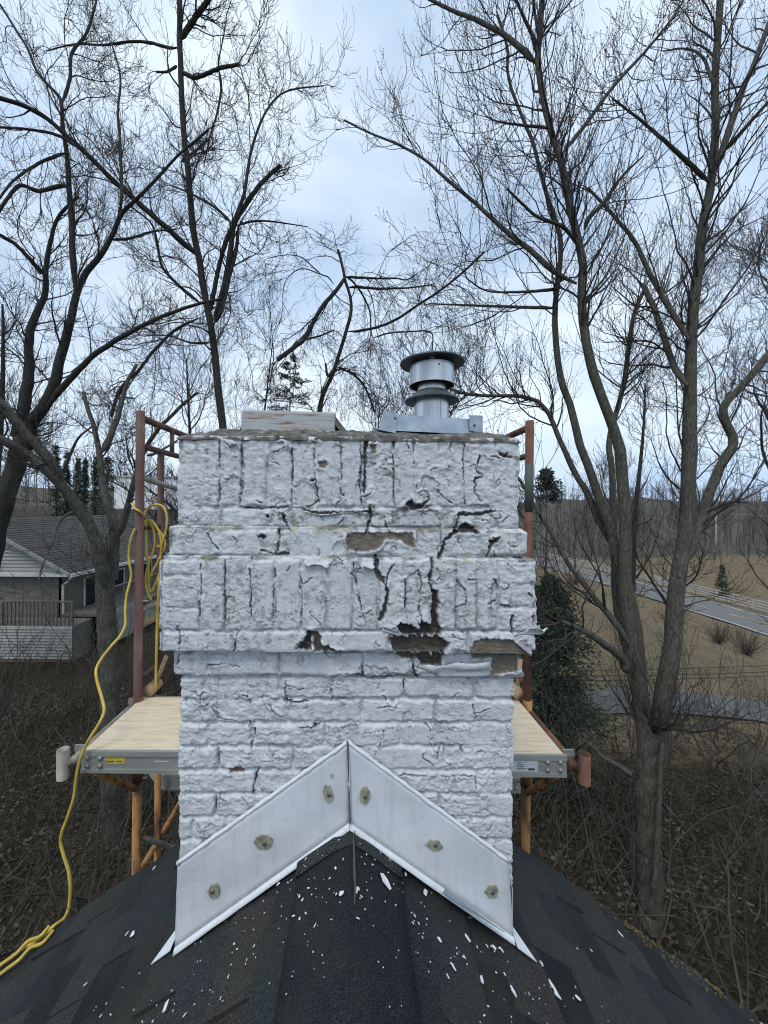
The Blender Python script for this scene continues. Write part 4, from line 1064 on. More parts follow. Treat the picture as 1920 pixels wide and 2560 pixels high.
# work platform: aluminium-framed plywood plank
A, B = P(203, 1886, 1.70), P(1417, 1876, 1.70)
Cc_, Dd = P(1311, 1744, 2.185), P(347, 1751, 2.185)
zp = (A.z + B.z) / 2; x0p, x1p = A.x, B.x; y0p, y1p = 1.70, 2.175
plank = empty('scaffold_plank', ((x0p + x1p)/2, (y0p + y1p)/2, zp), 'plywood and aluminium work plank running behind the chimney at mid height', 'scaffold plank')
def make_plank(root, x0, x1, y0, y1, z, lower=False):
    MB().box(x0 + 0.012, x1 - 0.012, y0 + 0.006, y1 - 0.006, z - 0.014, z).build('plywood_deck', M['ply'], root)
    for yy_, s_ in ((y0, 1), (y1, -1)):
        m = MB()
        ya, yb_ = (yy_, yy_ + 0.004) if s_ > 0 else (yy_ - 0.004, yy_)
        m.box(x0, x1, ya, yb_, z - 0.098, z + 0.001)
        ya2, yb2 = (yy_ - 0.0, yy_ + 0.022) if s_ > 0 else (yy_ - 0.022, yy_ + 0.0)
        m.box(x0 + 0.0005, x1 - 0.0005, (yy_ - 0.006) if s_ > 0 else yy_ + 0.0005, (yy_ - 0.0005) if s_ > 0 else yy_ + 0.006, z - 0.024, z - 0.0005)
        m.box(x0 + 0.0005, x1 - 0.0005, (yy_ - 0.005) if s_ > 0 else yy_ + 0.0005, (yy_ - 0.0005) if s_ > 0 else yy_ + 0.005, z - 0.0975, z - 0.082)
        m.build('side_rail', M['alu'], root)
    for xx in (x0 + 0.004, x1 - 0.024):
        MB().box(xx, xx + 0.02, y0 + 0.007, y1 - 0.007, z - 0.085, z - 0.0155).build('end_bar', M['alu'], root)
    for xx, s_ in ((x0, -1), (x1, 1)):     # hook plates
        for yh in (y0 + 0.03, y1 - 0.03):
            poly = [(xx, yh, z - 0.09), (xx + s_*0.035, yh, z - 0.05), (xx + s_*0.055, yh, z - 0.02), (xx + s_*0.05, yh, z + 0.004), (xx, yh, z + 0.002)]
            MB().prism(poly, (0, 0.006, 0)).build('hook', M['alu'], root)
    for xx in (x0 + 0.03, x0 + 0.085, x1 - 0.03, x1 - 0.085):
        for zz in (z - 0.032, z - 0.066):
            c = Vector((xx, y0 - 0.0, zz)); MB().tube([c + Vector((0, -0.009, 0)), c + Vector((0, 0.002, 0))], 0.009, 12).build('rivet', M['alu'], root, True)
make_plank(plank, x0p, x1p, y0p, y1p, zp)
# printed stickers on the near rail
def sticker(name, mat, x, z, w, h, par, marks):
    s_ = MB().box(x, x + w, y0p - 0.0068, y0p - 0.0055, z - h, z) if False else MB().box(x, x + w, y0p - 0.0016, y0p - 0.0003, z - h, z)
    o = s_.build(name, mat, par)
    for (u, v, a, b, mt) in marks:
        MB().box(x + u*w, x + (u+a)*w, y0p - 0.0026, y0p - 0.0018, z - (v+b)*h, z - v*h).build('printed_mark', mt, o)
sx = P(263, 1900, 1.70).x; sz = zp - 0.0255
sticker('yellow_sticker', M['yellow_lab'], sx, sz, 0.086, 0.032, plank, [(0.06,0.55,0.05,0.28,M['print']),(0.14,0.62,0.30,0.14,M['print']),(0.56,0.62,0.28,0.10,M['print']),(0.05,0.06,0.9,0.05,M['print'])])
MB().box(P(385,1910,1.7).x, P(422,1910,1.7).x, y0p - 0.0012, y0p - 0.0003, sz - 0.021, sz - 0.0185).build('pale_mark', M['lightprint'], plank)
sticker('grey_sticker', M['grey_lab'], P(1262,1895,1.70).x, sz, 0.145, 0.050, plank, [(0.10,0.25,0.14,0.08,M['print']),(0.36,0.18,0.16,0.05,M['print']),(0.36,0.34,0.22,0.05,M['print']),(0.36,0.50,0.22,0.05,M['print']),(0.36,0.70,0.30,0.06,M['print']),(0.70,0.68,0.20,0.18,M['print']),(0.68,0.08,0.28,0.10,M['lightprint'])])
# second, lower plank further back
zq = P(420, 1935, 2.42).z
plank2 = empty('scaffold_plank', ((x0p+x1p)/2, 2.6, zq), 'lower aluminium plank seen only in slits under the main work platform', 'scaffold plank')
make_plank(plank2, P(386, 1935, 2.42).x, P(1302, 1935, 2.42).x, 2.42, 2.90, zq)
# side brackets that carry the plank
def bracket(side, X, xe, pxs, lab, mat, mat2):
    b = empty('side_bracket', (X, 2.13, zp - 0.3), lab, 'scaffold bracket', 'scaffold side brackets')
    zb_ = zp - 0.045; xo = xe + side * 0.030
    MB().tube([(xo, y0p - 0.01, zb_), (xo, 2.20, zb_)], 0.021, 14).build('bearer_tube', mat, b, True)
    top = P(pxs, 1884, 1.70)
    xs = xo + side * 0.045
    MB().tube([(xs, y0p - 0.005, zb_ - 0.075), (xs, y0p - 0.005, zb_ + 0.052)], 0.0245, 18, bore=0.82).build('post_socket', mat, b, True)
    MB().tube([(xo + side * 0.012, y0p + 0.012, zb_ - 0.01), (xs - side*0.018, y0p - 0.003, zb_ - 0.01)], 0.016, 12).build('socket_weld', mat, b, True)
    MB().tube([(xo, 2.14, zb_), (X, 2.13, zb_)], 0.019, 12).build('arm', mat2, b, True)
    MB().tube([(xo - side*0.03, 1.75, zb_ - 0.068), (X - side*0.004, 2.105, zb_ - 0.42)], 0.016, 12).build('diagonal_strut', mat2, b, True)
    MB().tube([(X - side*0.0, 2.13, zb_ - 0.40), (X, 2.13, zb_ - 0.02)], 0.0315, 16).build('clamp_sleeve', mat2, b, True)
    MB().tube([(X - side*0.03, 2.11, zb_ - 0.12), (X - side*0.14, 2.26, zb_ - 0.05)], 0.020, 12).build('inner_strut', mat2, b, True)
    MB().tube([(X - side*0.03, 2.12, zb_ - 0.30), (X - side*0.15, 2.33, zb_ - 0.16)], 0.018, 12).build('inner_strut', mat2, b, True)
    return b
bracket(-1, XL, x0p, 160, 'grey steel bracket with open tube socket at the left end of the platform', M['greytube'], M['orange'])
bracket(1, XR, x1p, 1440, 'rusty orange steel bracket with open tube socket at the right end of the platform', M['rust_or'], M['orange'])
# bar ends resting on the platform against the rear posts
for side, px, py, lab in ((-1, 372, 1738, 'tan wooden bar end resting against the left scaffold post'), (1, 1298, 1712, 'tan wooden bar end beside the right scaffold post')):
    c = P(px, py, 2.165); rr_ = 0.032
    d_ = Vector((-side * 0.05 * (-1), 0.10, 0.02)) if side < 0 else Vector((0.02, 0.10, 0.05))
    o = empty('wooden_bar', (c.x, c.y, zp), lab, 'wooden bar', 'wooden bars on the platform')
    h0 = Vector((c.x, c.y, zp + 0.035))
    MB().tube([h0, h0 + Vector((0.0, 0.10, 0.0))], [0.033, 0.030], 10).build('bar_head', M['wood_tan'], o, True)
    MB().tube([h0 + Vector((0.012, 0.05, 0.02)), h0 + Vector((0.05, 0.10, 0.16))], 0.012, 10).build('handle', M['wood_tan'], o, True)

# ------------------------------------------------------------------ yellow hose
def catmull(pts, n=8):
    pts = [Vector(p) for p in pts]; out = []
    q = [pts[0]*2 - pts[1]] + pts + [pts[-1]*2 - pts[-2]]
    for i in range(1, len(q) - 2):
        for k in range(n):
            t = k / n; a, b, c, d_ = q[i-1], q[i], q[i+1], q[i+2]
            out.append(0.5 * ((2*b) + (c-a)*t + (2*a-5*b+4*c-d_)*t*t + (3*b-a-3*c+d_)*t*t*t))
    out.append(pts[-1]); return out
hose = empty('air_hose', (XL, 2.13, H - 0.5), 'yellow hose coiled on the left scaffold post and trailing down to the roof', 'hose')
HR = 0.0065
def hz(pts, name='hose_strand'):
    MB().tube(catmull([P(*p) for p in pts], 8), HR, 8).build(name, M['hose'], hose, True)
hz([(337,1322,2.10),(326,1352,2.10),(322,1385,2.10),(324,1410,2.10),(328,1435,2.10),(325,1455,2.09),(316,1490,2.06),(313,1530,2.03),(313,1562,2.0),(300,1590,1.97),(278,1615,1.93),(254,1646,1.88),(241,1672,1.84),
    (242,1700,1.80),(256,1750,1.76),(260,1778,1.73),(248,1808,1.70),(222,1850,1.68),(204,1888,1.672),(196,1915,1.67),(190,1950,1.67),(184,1995,1.67),(168,2045,1.66),(155,2080,1.65),(152,2108,1.65),(160,2140,1.64),(172,2180,1.63),(176,2225,1.62),(172,2272,1.61)], 'hose_strand')
def on_roof(px, py, up): 
    p = roof_at(px, min(py, 2600)); s_ = -1
    return Vector((p.x, min(p.y, RAKE_Y - 0.01), roof_z(p.x))) + Vector((-PITCH*CT, 0, CT)) * up
tail = [P(172,2272,1.61), P(160,2296,1.60)] + [on_roof(px, py, u) for px, py, u in ((145,2316,.020),(120,2340,.016),(95,2358,.016),(62,2376,.016),(30,2400,.016),(-5,2424,.016),(-60,2455,.016))]
MB().tube(catmull(tail, 8), HR, 8).build('hose_strand', M['hose'], hose, True)
for dx_, u in ((0, 0.030), (9, 0.016)):
    t2 = [on_roof(px + dx_*0.2, py + dx_ + 3, u) for px, py in ((138,2318),(110,2350),(80,2362),(52,2392),(20,2416),(-12,2440),(-70,2476))]
    MB().tube(catmull(t2, 8), HR, 8).build('hose_strand', M['hose'], hose, True)
L_ = lambda x, y, Y=2.19: (300 + x / 6.143, 1200 + y / 6.143, Y)
hz([L_(180,360,2.13), L_(205,400,2.11), L_(235,440,2.10), L_(300,480,2.095), L_(365,540,2.14), L_(395,600), L_(470,650), L_(560,730,2.2), L_(640,830,2.2), L_(685,930,2.2), L_(690,1020,2.2), L_(650,1120,2.2)])
hz([L_(375,545,2.17), L_(400,470), L_(470,400), L_(560,378), L_(640,395), L_(695,470), L_(720,560), L_(715,700), L_(690,830), L_(665,900), L_(640,1010), L_(625,1120), L_(620,1250), L_(615,1400), L_(605,1560), L_(595,1750), L_(588,1930), L_(580,2100), L_(570,2400), L_(555,2900), L_(545,3240,2.18)])
hz([L_(392,650,2.17), L_(400,800), L_(408,1000), L_(415,1150), L_(430,1300), L_(440,1450), L_(440,1580), L_(455,1680), L_(485,1710), L_(520,1650), L_(570,1540), L_(605,1440)])
hz([L_(365,645,2.17), L_(430,615), L_(480,625), L_(530,670), L_(570,740), L_(600,800), L_(625,900), L_(630,980), L_(600,1025), L_(565,1010)])
hz([L_(420,640,2.2), L_(480,690,2.2), L_(520,780,2.2), L_(535,900,2.2), L_(525,1030,2.2), L_(490,1150,2.2), L_(450,1270,2.2), L_(415,1390,2.2), L_(400,1500,2.2), L_(405,1640,2.2), L_(440,1760,2.2), L_(485,1855,2.2)])
hz([L_(612,1190,2.18), L_(560,1300), L_(500,1400), L_(460,1500), L_(455,1560)])
hz([L_(600,1500,2.17), L_(590,1750,2.17), L_(575,2050,2.17), L_(560,2500,2.17), L_(548,3230,2.16)])

# ------------------------------------------------------------------ bare trees
def c6(x, y): return (x / 1.728, y / 1.728)
def c7(x, y): return (860 + x / 1.565, y / 1.565)
def c1(x, y): return (x / 3.16, 1000 + y / 3.16)
def c3(x, y): return (1240 + x / 2.44, 1100 + y / 2.44)
def c4(x, y): return (1240 + x / 2.431, 1650 + y / 2.431)
def c8(x, y): return (600 + x / 2.552, 500 + y / 2.552)

def unit(v): return v / (np.linalg.norm(v, axis=-1, keepdims=True) + 1e-12)
def tubes(Pn, Rn, S):
    """tube mesh arrays for N polylines of K points: Pn (N,K,3), Rn (N,K)"""
    N, K, _ = Pn.shape
    T = np.empty_like(Pn); T[:, 1:-1] = Pn[:, 2:] - Pn[:, :-2]; T[:, 0] = Pn[:, 1] - Pn[:, 0]; T[:, -1] = Pn[:, -1] - Pn[:, -2]
    T = unit(T)
    ref = np.zeros((N, 1, 3)); main = unit(Pn[:, -1] - Pn[:, 0])
    ax = np.argmin(np.abs(main), axis=1); ref[np.arange(N), 0, ax] = 1
    U = unit(np.cross(T, ref)); W = np.cross(T, U)
    a = np.arange(S) * 2 * np.pi / S
    V = Pn[:, :, None, :] + Rn[:, :, None, None] * (U[:, :, None, :] * np.cos(a)[:, None] + W[:, :, None, :] * np.sin(a)[:, None])
    base = (np.arange(N) * K * S)[:, None, None]; k = (np.arange(K - 1) * S)[None, :, None]; s = np.arange(S)[None, None, :]; s2 = (s + 1) % S
    Q = np.stack([base + k + s, base + k + s2, base + k + S + s2, base + k + S + s], -1).reshape(-1, 4)
    return V.reshape(-1, 3), Q
def resample(pts, K):
    pts = np.array([tuple(p) for p in catmull(pts, 6)]) if len(pts) > 2 else np.array([tuple(p) for p in pts], float)
    d = np.r_[0, np.cumsum(np.linalg.norm(np.diff(pts, axis=0), axis=1))]; t = np.linspace(0, d[-1], K)
    return np.stack([np.interp(t, d, pts[:, i]) for i in range(3)], -1), d[-1]
def grow(rng, Pn, Rn, per_m, lmin, lmax, ang=(30, 65), K=8, up=0.25, droop=0.0, wander=0.22, t0=0.12, t1=1.0, rr=0.55, rtip=0.0016, rmax=0.05, rmin=0.002, fall=0.55, tip=True):
    N = len(Pn); L = np.linalg.norm(np.diff(Pn, axis=1), axis=2).sum(1)
    cnt = rng.poisson(np.maximum(per_m * L, 0.2)); idx = np.repeat(np.arange(N), cnt)
    t0a = np.broadcast_to(np.asarray(t0, float), (N,))
    t = rng.uniform(t0a[idx], t1)
    if tip: idx = np.r_[idx, np.arange(N)]; t = np.r_[t, np.full(N, 0.985)]
    M_ = len(idx); Kp = Pn.shape[1]
    f = t * (Kp - 1); i0 = np.minimum(f.astype(int), Kp - 2); w = (f - i0)[:, None]
    p = Pn[idx, i0] * (1 - w) + Pn[idx, i0 + 1] * w; T = unit(Pn[idx, i0 + 1] - Pn[idx, i0]); r0 = Rn[idx, i0] * (1 - w[:, 0]) + Rn[idx, i0 + 1] * w[:, 0]
    q = unit(np.cross(T, unit(rng.normal(size=(M_, 3))))); a = np.radians(rng.uniform(ang[0], ang[1], M_))[:, None]
    if tip: a[-N:] *= 0.35
    d = T * np.cos(a) + q * np.sin(a)
    ln = rng.uniform(lmin, lmax, M_) * (1 - fall * t) * np.where(rng.random(M_) < 0.25, 0.5, 1.0)
    r = np.clip(r0 * rr * rng.uniform(0.6, 1.0, M_), rmin, rmax); r = np.minimum(r, r0 * 0.9 + 0.0004)
    out = np.empty((M_, K, 3)); out[:, 0] = p; st = (ln / (K - 1))[:, None]
    for k in range(1, K):
        g = k / (K - 1)
        d = d + rng.normal(size=(M_, 3)) * wander * (0.5 + 0.8 * (k > 1)); d[:, 2] += (up * g - droop * (1 - g)) * 1.0
        d = unit(d); out[:, k] = out[:, k - 1] + d * st
    R_ = r[:, None] * (1 - np.linspace(0, 1, K)[None, :] ** 0.9 * (1 - np.minimum(1, rtip / r)[:, None]))
    return out, R_
def buds(Pn, rng, per, size):
    N, K, _ = Pn.shape
    sel = rng.random((N, K)) < per; sel[:, 0] = False; sel[:, -1] |= rng.random(N) < 0.7
    c = Pn[sel]; n = len(c); s = rng.uniform(0.5, 1.2, n)[:, None, None] * size
    o = np.array([(1,0,0),(-1,0,0),(0,1,0),(0,-1,0),(0,0,1.5),(0,0,-1.2)], float)
    V = c[:, None, :] + o[None] * s + rng.normal(size=(n, 1, 3)) * size * 0.4
    f = np.array([(0,2,4),(2,1,4),(1,3,4),(3,0,4),(2,0,5),(1,2,5),(3,1,5),(0,3,5)])
    return V.reshape(-1, 3), (f[None] + (np.arange(n) * 6)[:, None, None]).reshape(-1, 3)

def limb_arrays(limbs, rng, K=30):
    A, Rr = [], []
    for (pts, w0, w1, Ya, Yb) in limbs:
        n = len(pts)
        w = [P(x, y, Ya + (Yb - Ya) * i / (n - 1)) for i, (x, y) in enumerate(pts)]
        a, L = resample(w, K)
        g = np.linspace(0, 1, K); Y = Ya + (Yb - Ya) * g
        r = (w1 + (w0 - w1) * (1 - g) ** (1.5 if n > 8 else 1.0)) / 2 / F * Y
        a[1:-1] += rng.normal(size=(K - 2, 3)) * r[1:-1, None] * 0.07
        A.append(a); Rr.append(r * (1 + 0.06 * (rng.random(K) - 0.5)))
    return np.array(A), np.array(Rr)
def build_tree(name, root, label, limbs, rng, spec, mat='bark', cat='tree', bud=None, group=None, trunk_names=None, tmat='twig', arrays=None, S=12, low=None, thin=1.0):
    t = empty(name, root, label, cat, group)
    A, Rr = arrays if arrays is not None else limb_arrays(limbs, rng)
    Rr = Rr * thin
    # flare and bark relief are in the geometry of each stem
    Pf = []; Rf = []
    KK = 72
    for a, r in zip(A, Rr):
        x = np.linspace(0, 1, len(a)); xx = np.linspace(0, 1, KK)
        Pf.append(np.stack([np.interp(xx, x, a[:, i]) for i in range(3)], -1)); Rf.append(np.interp(xx, x, r))
    Pf = np.array(Pf); Rf = np.array(Rf)
    for i in range(1, len(Rf)):       # limbs grow out of the wood, no cut end shows
        if not (trunk_names and trunk_names[i] == 'stem' and i < 4): Rf[i, :7] *= np.linspace(0.35, 1, 7)
    for i in range(len(Pf)):
        V, Q = tubes(Pf[i:i+1], Rf[i:i+1], S)
        rel = 1 + 0.10 * (fbm(np.tile(np.arange(S) * 1.7, KK), np.repeat(np.arange(KK) * 0.35, S), i, 3) - 0.5)
        ctr = np.repeat(Pf[i], S, 0); V = ctr + (V - ctr) * rel[:, None]
        nm = (trunk_names[i] if trunk_names else ('trunk' if i == 0 else 'limb'))
        link(nm, np_mesh(nm, V, Q), M[mat], t, True)
    lev = [(A, Rr)]; cur = (A, Rr); allV, allQ, off = [], [], 0
    last = None
    for li, (kw, S_) in enumerate(spec):
        if li == 0 and low is not None: kw = dict(kw, t0=np.array([low.get(i, kw['t0']) for i in range(len(A))]))
        Pn, Rn = grow(rng, cur[0], cur[1], **kw)
        V, Q = tubes(Pn, Rn, S_); allV.append(V); allQ.append(Q + off); off += len(V)
        cur = (Pn, Rn); last = Pn
    me = np_mesh('crown', np.vstack(allV), np.vstack(allQ)); link('crown', me, M[tmat], t)
    if bud:
        V, Q = buds(last, rng, bud[0], bud[1]); link('buds', np_mesh('buds', V, Q), M['bud'], t)
    return t
def spec3(s=1.0, d=1.0, up=0.3, droop=0.0, r3=0.0026, l1=(0.8, 2.4), w=0.2, d1=1.0):
    return [(dict(per_m=2.9*d1/s, lmin=l1[0]*s, lmax=l1[1]*s, ang=(25,58), K=11, up=up*0.45, droop=droop*0.5, wander=w*0.7, rr=0.46, rmax=0.020*s, rmin=0.0058*s, rtip=0.0035*s, t0=0.12, fall=0.45), 4),
            (dict(per_m=6.0*d/s, lmin=0.30*s, lmax=1.05*s, ang=(25,60), K=7, up=up, droop=droop, wander=w, rr=0.66, rmax=0.009*s, rmin=r3*1.5, rtip=r3*0.9, t0=0.10, fall=0.4), 3),
            (dict(per_m=9.0*d/s, lmin=0.12*s, lmax=0.46*s, ang=(28,68), K=3, up=up*1.8, droop=droop*1.2, wander=w*1.2, rr=0.7, rmax=0.006*s, rmin=r3, rtip=r3*0.75, t0=0.10, fall=0.3), 3)]

rg = np.random.default_rng(3)
m = lambda cv, *pts: [cv(*p) for p in pts]
# --- the big multi-stemmed tree at right
YE = 5.7
EF = [
 (m(c4,(945,1700),(940,1450),(935,1150),(930,900),(925,700),(930,560),(950,420)), 54, 48, YE, YE),
 (m(c4,(915,640),(905,430),(880,250),(850,60)) + m(c3,(805,1150),(790,900),(787,600),(780,350),(765,150),(745,0)) + m(c7,(1010,1560),(960,1400),(930,1200),(930,1000),(880,800),(850,640),(800,480),(770,330),(755,240),(770,100),(778,-60)), 36, 13, YE, YE+.5),
 (m(c4,(980,560),(1010,320),(1035,130)) + m(c3,(1080,1200),(1088,1000),(1110,830),(1150,650),(1170,480),(1175,250),(1182,100)) + m(c7,(1355,1650),(1355,1500),(1362,1250),(1382,1100),(1402,900),(1440,700),(1452,500),(1450,300),(1465,130),(1475,-60)), 43, 14, YE, YE+.3),
 (m(c3,(900,1650),(880,1400),(860,1200),(830,1000),(790,840),(745,700),(700,600),(640,520),(560,330),(480,200),(390,0)) + m(c7,(790,1600),(720,1555),(600,1548),(500,1545),(430,1528),(380,1500)), 30, 7, YE+.25, YE+.9),
 (m(c3,(790,960),(760,800),(725,680),(690,500),(640,400),(580,200),(500,0)) + m(c7,(890,1600),(850,1500),(830,1350),(825,1200),(850,950),(810,820),(770,680),(740,560),(690,440),(640,300),(640,180),(600,60)), 24, 6, YE+.25, YE+1.0),
 (m(c3,(890,1640),(820,1350),(760,1120),(730,900),(720,600),(715,400),(705,150),(690,0)) + m(c7,(1095,1500),(1120,1300),(1145,1200),(1180,1125)), 24, 9, YE+.5, YE+1.2),
 (m(c3,(815,1250),(760,1160),(690,1070),(600,960),(500,830),(430,740),(350,590),(280,480),(215,365),(150,250),(60,150)), 17, 7, YE, YE+.6),
 (m(c3,(800,1420),(770,1330),(680,1260),(580,1190),(480,1140),(390,1105)), 24, 11, YE, YE-.3),
 (m(c7,(910,1110),(820,1060),(730,980),(640,910),(520,800),(400,700),(310,620),(200,560),(100,520),(0,470)), 15, 4, YE+.3, YE+1.6),
 (m(c7,(940,900),(960,850),(1020,790),(1080,700),(1170,610)), 12, 4, YE+.3, YE+.1),
 (m(c7,(855,600),(950,480),(1060,330),(1180,200),(1300,50),(1340,-30)), 11, 4, YE+.4, YE+1.2),
 (m(c7,(755,250),(680,180),(600,120),(500,70),(420,40),(320,-10)), 14, 6, YE+.5, YE+1.2),
 (m(c7,(765,200),(700,60),(660,-30)), 10, 5, YE+.5, YE+.2),
 (m(c7,(835,1205),(740,1203),(640,1200),(500,1195),(330,1188)), 9, 3.5, YE+.6, YE+1.8),
 (m(c7,(845,1130),(700,1142),(560,1138),(480,1090)), 9, 3, YE+.6, YE+.0),
 (m(c7,(925,970),(860,890),(760,850),(690,790),(640,740)), 10, 5, YE+.3, YE-.4),
 (m(c3,(1118,840),(1150,740),(1190,630),(1225,540),(1265,460),(1310,300),(1390,120),(1450,0)) + m(c7,(1480,1600),(1560,1510),(1659,1390),(1740,1290)), 27, 15, YE, YE+.6),
 (m(c7,(1430,715),(1330,620),(1240,540),(1160,470),(1050,385)), 12, 4, YE+.2, YE-.5),
 (m(c7,(1350,1330),(1290,1230),(1200,1080),(1140,950),(1060,850),(955,735)), 14, 6, YE, YE+1.0),
 (m(c7,(1450,680),(1510,500),(1560,350),(1600,260),(1659,100),(1700,0)), 17, 8, YE+.2, YE+.6),
 (m(c7,(1490,590),(1570,500),(1659,400),(1730,330)), 11, 6, YE+.2, YE-.4),
 (m(c7,(1345,1510),(1290,1430),(1245,1300),(1210,1200),(1170,1115)), 15, 12, YE+.1, YE+1.2),
 (m(c7,(1445,330),(1400,220),(1330,190),(1250,200)), 8, 3, YE+.2, YE+.9),
 (m(c7,(800,500),(700,490),(600,475),(555,455)), 8, 3, YE+.4, YE-.3),
 (m(c4,(958,1460),(972,1250),(990,900),(1000,620),(1010,500)), 15, 9, YE-.25, YE-.2),
 (m(c4,(830,700),(740,640),(640,580),(560,500)), 14, 6, YE, YE+.7),
]
EF_names = ['trunk'] + ['stem'] * 5 + ['limb'] * (len(EF) - 6)
EF_names[7] = 'broken_limb'
build_tree('bare_tree', P(1627, 2330, YE), 'large bare tree with several mossy grey stems right of the chimney', EF, rg, spec3(1.0, 0.60, 0.40, 0.0, 0.0029, (1.0, 3.2), 0.16, 1.3), bud=(0.16, 0.0085), trunk_names=EF_names, S=14, low={0: .97, 1: .52, 2: .5, 3: .62, 4: .45, 5: .6, 7: .7, 24: .9})
# --- far left double-stemmed tree
YA = 9.0
TA = [
 (m(c1,(-330,3300),(-230,2300),(-110,1500),(-20,1000),(60,700),(150,440),(220,250)) + m(c6,(130,1850)), 52, 46, YA, YA),
 (m(c6,(75,1890),(110,1720),(128,1600),(125,1450),(160,1350),(195,1270),(197,1180),(215,1060),(242,955),(290,890),(340,850)), 36, 8, YA, YA+.5),
 (m(c6,(125,1850),(220,1700),(260,1550),(300,1400),(330,1270),(370,1180),(430,1110),(480,1030),(520,930),(590,860),(680,770),(760,680),(830,620),(900,560)), 34, 6, YA, YA-.6),
 (m(c6,(325,1260),(315,1100),(310,950),(300,800),(287,650),(270,530),(263,430),(190,350),(150,290),(120,210),(70,130),(0,20)), 19, 6, YA, YA+.4),
 (m(c6,(200,1760),(300,1640),(400,1540),(520,1460),(650,1390),(760,1345),(860,1312),(960,1290)), 19, 7, YA-.1, YA-1.2),
 (m(c6,(300,800),(230,810),(160,825),(90,800),(30,860),(-30,960)), 12, 7, YA, YA-.8),
 (m(c6,(265,450),(300,350),(310,230),(370,150),(410,30),(425,-40)), 10, 5, YA+.2, YA+1),
 (m(c6,(190,1190),(130,1120),(60,1050),(-30,1000)), 14, 8, YA+.1, YA-.6),
 (m(c6,(480,1035),(560,1030),(660,1000),(760,990)), 9, 4, YA-.3, YA+.6),
 (m(c6,(520,930),(525,800),(520,640),(510,480),(520,330),(480,180)), 10, 4, YA-.3, YA+.9),
 (m(c6,(290,660),(200,690),(110,740),(40,800),(-30,900)), 9, 5, YA+.1, YA-1.0),
]
build_tree('bare_tree', P(20, 1900, YA), 'bare tree with two thick curving dark stems at far left', TA, rg, spec3(1.15, 0.92, 0.34, 0.12, 0.0042, (0.8, 2.4), 0.20, 1.25), mat='bark_dk', trunk_names=['trunk', 'stem', 'stem'] + ['limb'] * 8, low={0: .9}, thin=.86)
# --- tall straight tree left of the chimney
YB = 10.0
TB = [
 (m(c6,(985,2250),(972,1950),(963,1850),(950,1750),(940,1650),(925,1500),(905,1380),(880,1250),(855,1100),(830,950),(815,750),(795,600),(786,450),(780,300),(775,180),(778,0),(776,-60)), 26, 15, YB, YB),
 (m(c6,(783,170),(840,80),(900,0),(930,-40)), 17, 13, YB, YB-.5),
 (m(c6,(770,205),(720,205),(650,185),(560,180),(440,195),(330,190),(200,220)), 9, 3, YB, YB+.8),
 (m(c6,(790,310),(840,335),(900,315),(950,295),(1035,278)), 12, 9, YB, YB-.6),
 (m(c6,(945,300),(955,380),(940,480),(905,600),(880,720)), 8, 3, YB-.4, YB-.2),
 (m(c6,(925,1370),(960,1280),(985,1150),(1010,980),(1050,900),(1100,830),(1160,760),(1212,714)), 19, 11, YB, YB-.8),
 (m(c6,(1005,960),(1055,840),(1075,700),(1110,570),(1170,450),(1250,390),(1400,370)), 11, 3, YB-.4, YB+.5),
 (m(c6,(910,1340),(935,1200),(965,1080),(1000,985)), 14, 11, YB, YB-.4),
 (m(c6,(865,1310),(780,1240),(700,1150),(680,1050),(650,960),(560,890)), 11, 4, YB, YB+.6),
 (m(c6,(1000,960),(920,890),(830,840),(740,800)), 9, 4, YB-.4, YB+.4),
 (m(c6,(860,1110),(760,1020),(680,950),(590,870),(480,770),(380,670),(280,580),(200,510),(100,455),(0,425),(-60,410)), 18, 12, YB, YB-1.6),
 (m(c6,(340,640),(250,585),(130,560),(0,550)), 9, 6, YB-1.2, YB-1.6),
 (m(c6,(780,700),(860,640),(900,600)), 9, 5, YB, YB+.5),
 (m(c6,(765,285),(720,310),(675,310)), 8, 5, YB, YB-.3),
 (m(c6,(905,1480),(820,1480),(730,1450),(640,1450)), 7, 3, YB, YB+.5),
 (m(c6,(1020,975),(1100,955),(1200,960),(1330,980)), 7, 2.5, YB-.5, YB+.4),
 (m(c6,(1030,970),(1020,1080),(990,1200),(960,1330),(930,1390)), 10, 12, YB-.3, YB-.1),
 (m(c6,(870,1370),(800,1400),(740,1440),(660,1520),(600,1600),(520,1680),(480,1800)), 7, 10, YB-.1, YB-.6),
]
build_tree('bare_tree', P(575, 1900, YB), 'tall straight bare tree just left of the chimney with a snapped limb', TB, rg, spec3(1.2, 0.92, 0.32, 0.14, 0.0044, (0.8, 2.4), 0.21, 1.2), mat='bark_dk', trunk_names=['trunk'] + ['limb'] * 4 + ['broken_limb'] + ['limb'] * 12, low={0: .3}, thin=.84)
